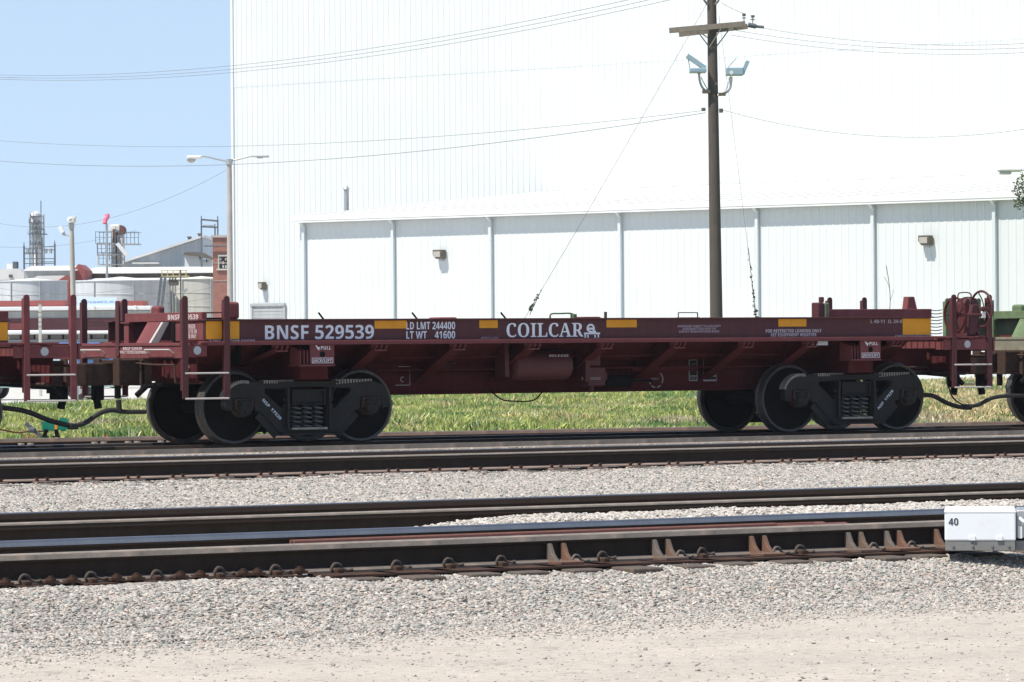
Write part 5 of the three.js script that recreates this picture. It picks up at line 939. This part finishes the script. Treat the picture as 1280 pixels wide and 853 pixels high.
{ // parked vehicles seen in the gaps
  const van = (label, px, Z, len, m, roofY, turn, cat = 'car') => {
    const s = site('parked_' + cat, label, cat, px, Z), h = s.y(roofY), w = 1.8; s.g.rotation.y += turn;
    const b = ext([[-len / 2, 0.35], [len / 2, 0.35], [len / 2, 0.85], [len / 2 - 0.1, 0.98], [len * 0.24, 1.02], [len * 0.12, h], [-len * 0.3, h], [-len * 0.40, 1.02], [-len / 2, 0.95]], w, 0.06); b.translate(0, 0, -w / 2); s.part('body', b, m);
    for (const z of [-w / 2 - 0.004, w / 2 + 0.004]) { s.part('window', ext([[len * 0.20, 1.02], [len * 0.105, h - 0.08], [-len * 0.02, h - 0.08], [-len * 0.02, 1.02]], 0.02).translate(0, 0, z - 0.01), M.darkGlass); s.part('window', ext([[-len * 0.05, 1.02], [-len * 0.05, h - 0.08], [-len * 0.28, h - 0.08], [-len * 0.36, 1.02]], 0.02).translate(0, 0, z - 0.01), M.darkGlass); }
    for (const x of [-len * 0.31, len * 0.31]) for (const z of [-w / 2 + 0.1, w / 2 - 0.1]) { const t = s.part('wheel', cyl(V(x, 0.32, z - 0.11), V(x, 0.32, z + 0.11), 0.32, 20), M.rubber); s.part('rim', cyl(V(x, 0.32, z - 0.115), V(x, 0.32, z + 0.115), 0.18, 14), M.galv, t); }
    for (const z of [-0.6, 0.6]) { s.part('headlight', box(len / 2 - 0.02, len / 2 + 0.03, 0.62, 0.78, z - 0.2, z + 0.2, 0.02), M.glass); s.part('tail_light', box(-len / 2 - 0.03, -len / 2 + 0.02, 0.65, 0.8, z - 0.2, z + 0.2, 0.02), M.red); }
  };
  {
    const s = site('flat_trailer', 'flat trailer with white covered load, seen over the left couplings', 'trailer', 90, 168);
    s.part('load', [s.bx(12, 90, 413, 418.5, -1.1, 1.1, 0.06), s.bx(98, 172, 413.5, 418, -1.1, 1.1, 0.06)], M.white);
    for (let k = 0; k < 9; k++) s.part('crate', s.bx(13 + k * 17.5, 28 + k * 17.5, 418.6, 424.6, -0.9, 0.9 + 0.1 * (k % 3), 0.02), k % 3 ? M.wallBrown : M.arm);
    s.part('deck', s.bx(8, 176, 424.7, 428.5, -1.2, 1.2, 0.03), M.dark);
    for (const x of [40, 62, 140, 162]) s.part('wheel', cyl(V(s.x(x), 0.5, 0.9), V(s.x(x), 0.5, 1.15), 0.5, 20), M.rubber);
  }
  van('blue parked car between the ladder posts of the left gap', 100, 140, 4.3, M.blueCar, 428, 0.3);
  van('pale teal parked car seen under the left coupling', 46, 112, 4.3, M.teal, 449, -0.1);
}
// ------------------------------------------------------------------ switch gear by the tracks
{
  const w = atY(1181, 688, -0.30); const zf = 23.82, q = atZ(1182, 686, zf), s = (zf - EYE.z) / ray(1182, 686).z / FPX;
  const t = thing('switch_machine', 'low white switch machine box marked 40 beside the nearest rail', 'switch machine', V(q.x, q.y - 0.005, q.z), -PHI - 0.115);
  const W = 87 * s, H = 48 * s;
  part('base', [box(0, W, -0.012, 0.055, -0.5, -0.002, 0.006), box(W, W + 0.5, -0.012, 0.055, -0.5, -0.05, 0.006), ...[0.05, 0.18, 0.31, 0.42].map((x) => cyl(V(x, 0.024, -0.004), V(x, 0.024, 0.006), 0.010, 6))], M.greyPaint, t);
  part('cover', [box(-0.004, W + 0.004, 0.0555, H + 0.01, -0.5, 0.004, 0.012), box(-0.006, W + 0.006, H - 0.012, H - 0.004, -0.502, 0.007, 0.002), box(0.16, 0.20, 0.058, 0.09, 0.0, 0.012, 0.003), box(0.34, 0.38, 0.058, 0.09, 0.0, 0.012, 0.003)], M.boxPaint, t);
  part('motor_cover', [box(W + 0.005, W + 0.5, 0.071, H + 0.005, -0.48, -0.045, 0.015)], M.galv, t);
  part('handle', [tube([V(W + 0.03, H - 0.05, -0.02), V(W + 0.06, H - 0.075, 0.01), V(W + 0.10, H - 0.09, -0.02)], 0.012, 12, 6), box(W + 0.02, W + 0.045, 0.07, 0.15, -0.045, -0.03)], M.white, t);
  part('latch', [box(W + 0.07, W + 0.09, 0.03, 0.12, -0.05, -0.035)], M.galv, t);
  decal('lettering', words(['40'], SANS, '#3c4048'), 12.5 * s, 11 * s, null, t, V(10.5 * s, H - 13.2 * s, 0.0065));
}
{
  const z = -4.75, b = atZ(66, 547, z), s = (z - EYE.z) / ray(66, 547).z / FPX;
  const t = thing('switch_stand', 'low switch stand with green target and orange lever behind the hose', 'switch stand', V(b.x, b.y, z), -PHI);
  const X = (p) => (p - 66) * s, Y = (p) => (547 - p) * s;
  part('base', [box(X(52), X(60), 0, Y(545.5), -0.1, 0.1, 0.01), box(X(66), X(74), 0, Y(545.5), -0.1, 0.1, 0.01)], M.black, t);
  part('leg', [bar(V(X(55), Y(546), 0), V(X(58), Y(537), 0), 0.05, 0.05), bar(V(X(71), Y(546), 0), V(X(70), Y(537), 0), 0.05, 0.05)], M.black, t);
  part('target', [box(X(52), X(69), Y(539), Y(527.5), -0.03, -0.02, 0.003), (() => { const g = new THREE.CylinderGeometry(1, 1, 0.012, 28); g.rotateX(Math.PI / 2); g.scale(7.5 * s, 8.5 * s, 1); g.translate(X(78.5), Y(531), -0.045); return g; })(), box(X(68), X(80), Y(538), Y(529), -0.05, -0.035)], M.targetGreen, t);
  part('lever', box(X(68.3), X(71.8), Y(540), Y(530), 0.0, 0.02, 0.004), M.orange, t);
  part('weight', [bar(V(X(33), Y(529), 0.1), V(X(52), Y(545), 0.1), 0.05, 0.05), box(X(36), X(46), Y(541), Y(534), 0.05, 0.15, 0.03)], M.dark, t);
}
{
  const a = (x, y) => atZ(x, y, -5.2);
  single('ground_wire', tube([a(-20, 533), a(10, 539), a(22, 541), a(40, 539), a(60, 540)], 0.014, 24, 6), M.rust, 'rusty cable lying in the grass left of the switch stand', 'cable');
}

renderer.render(scene, camera);
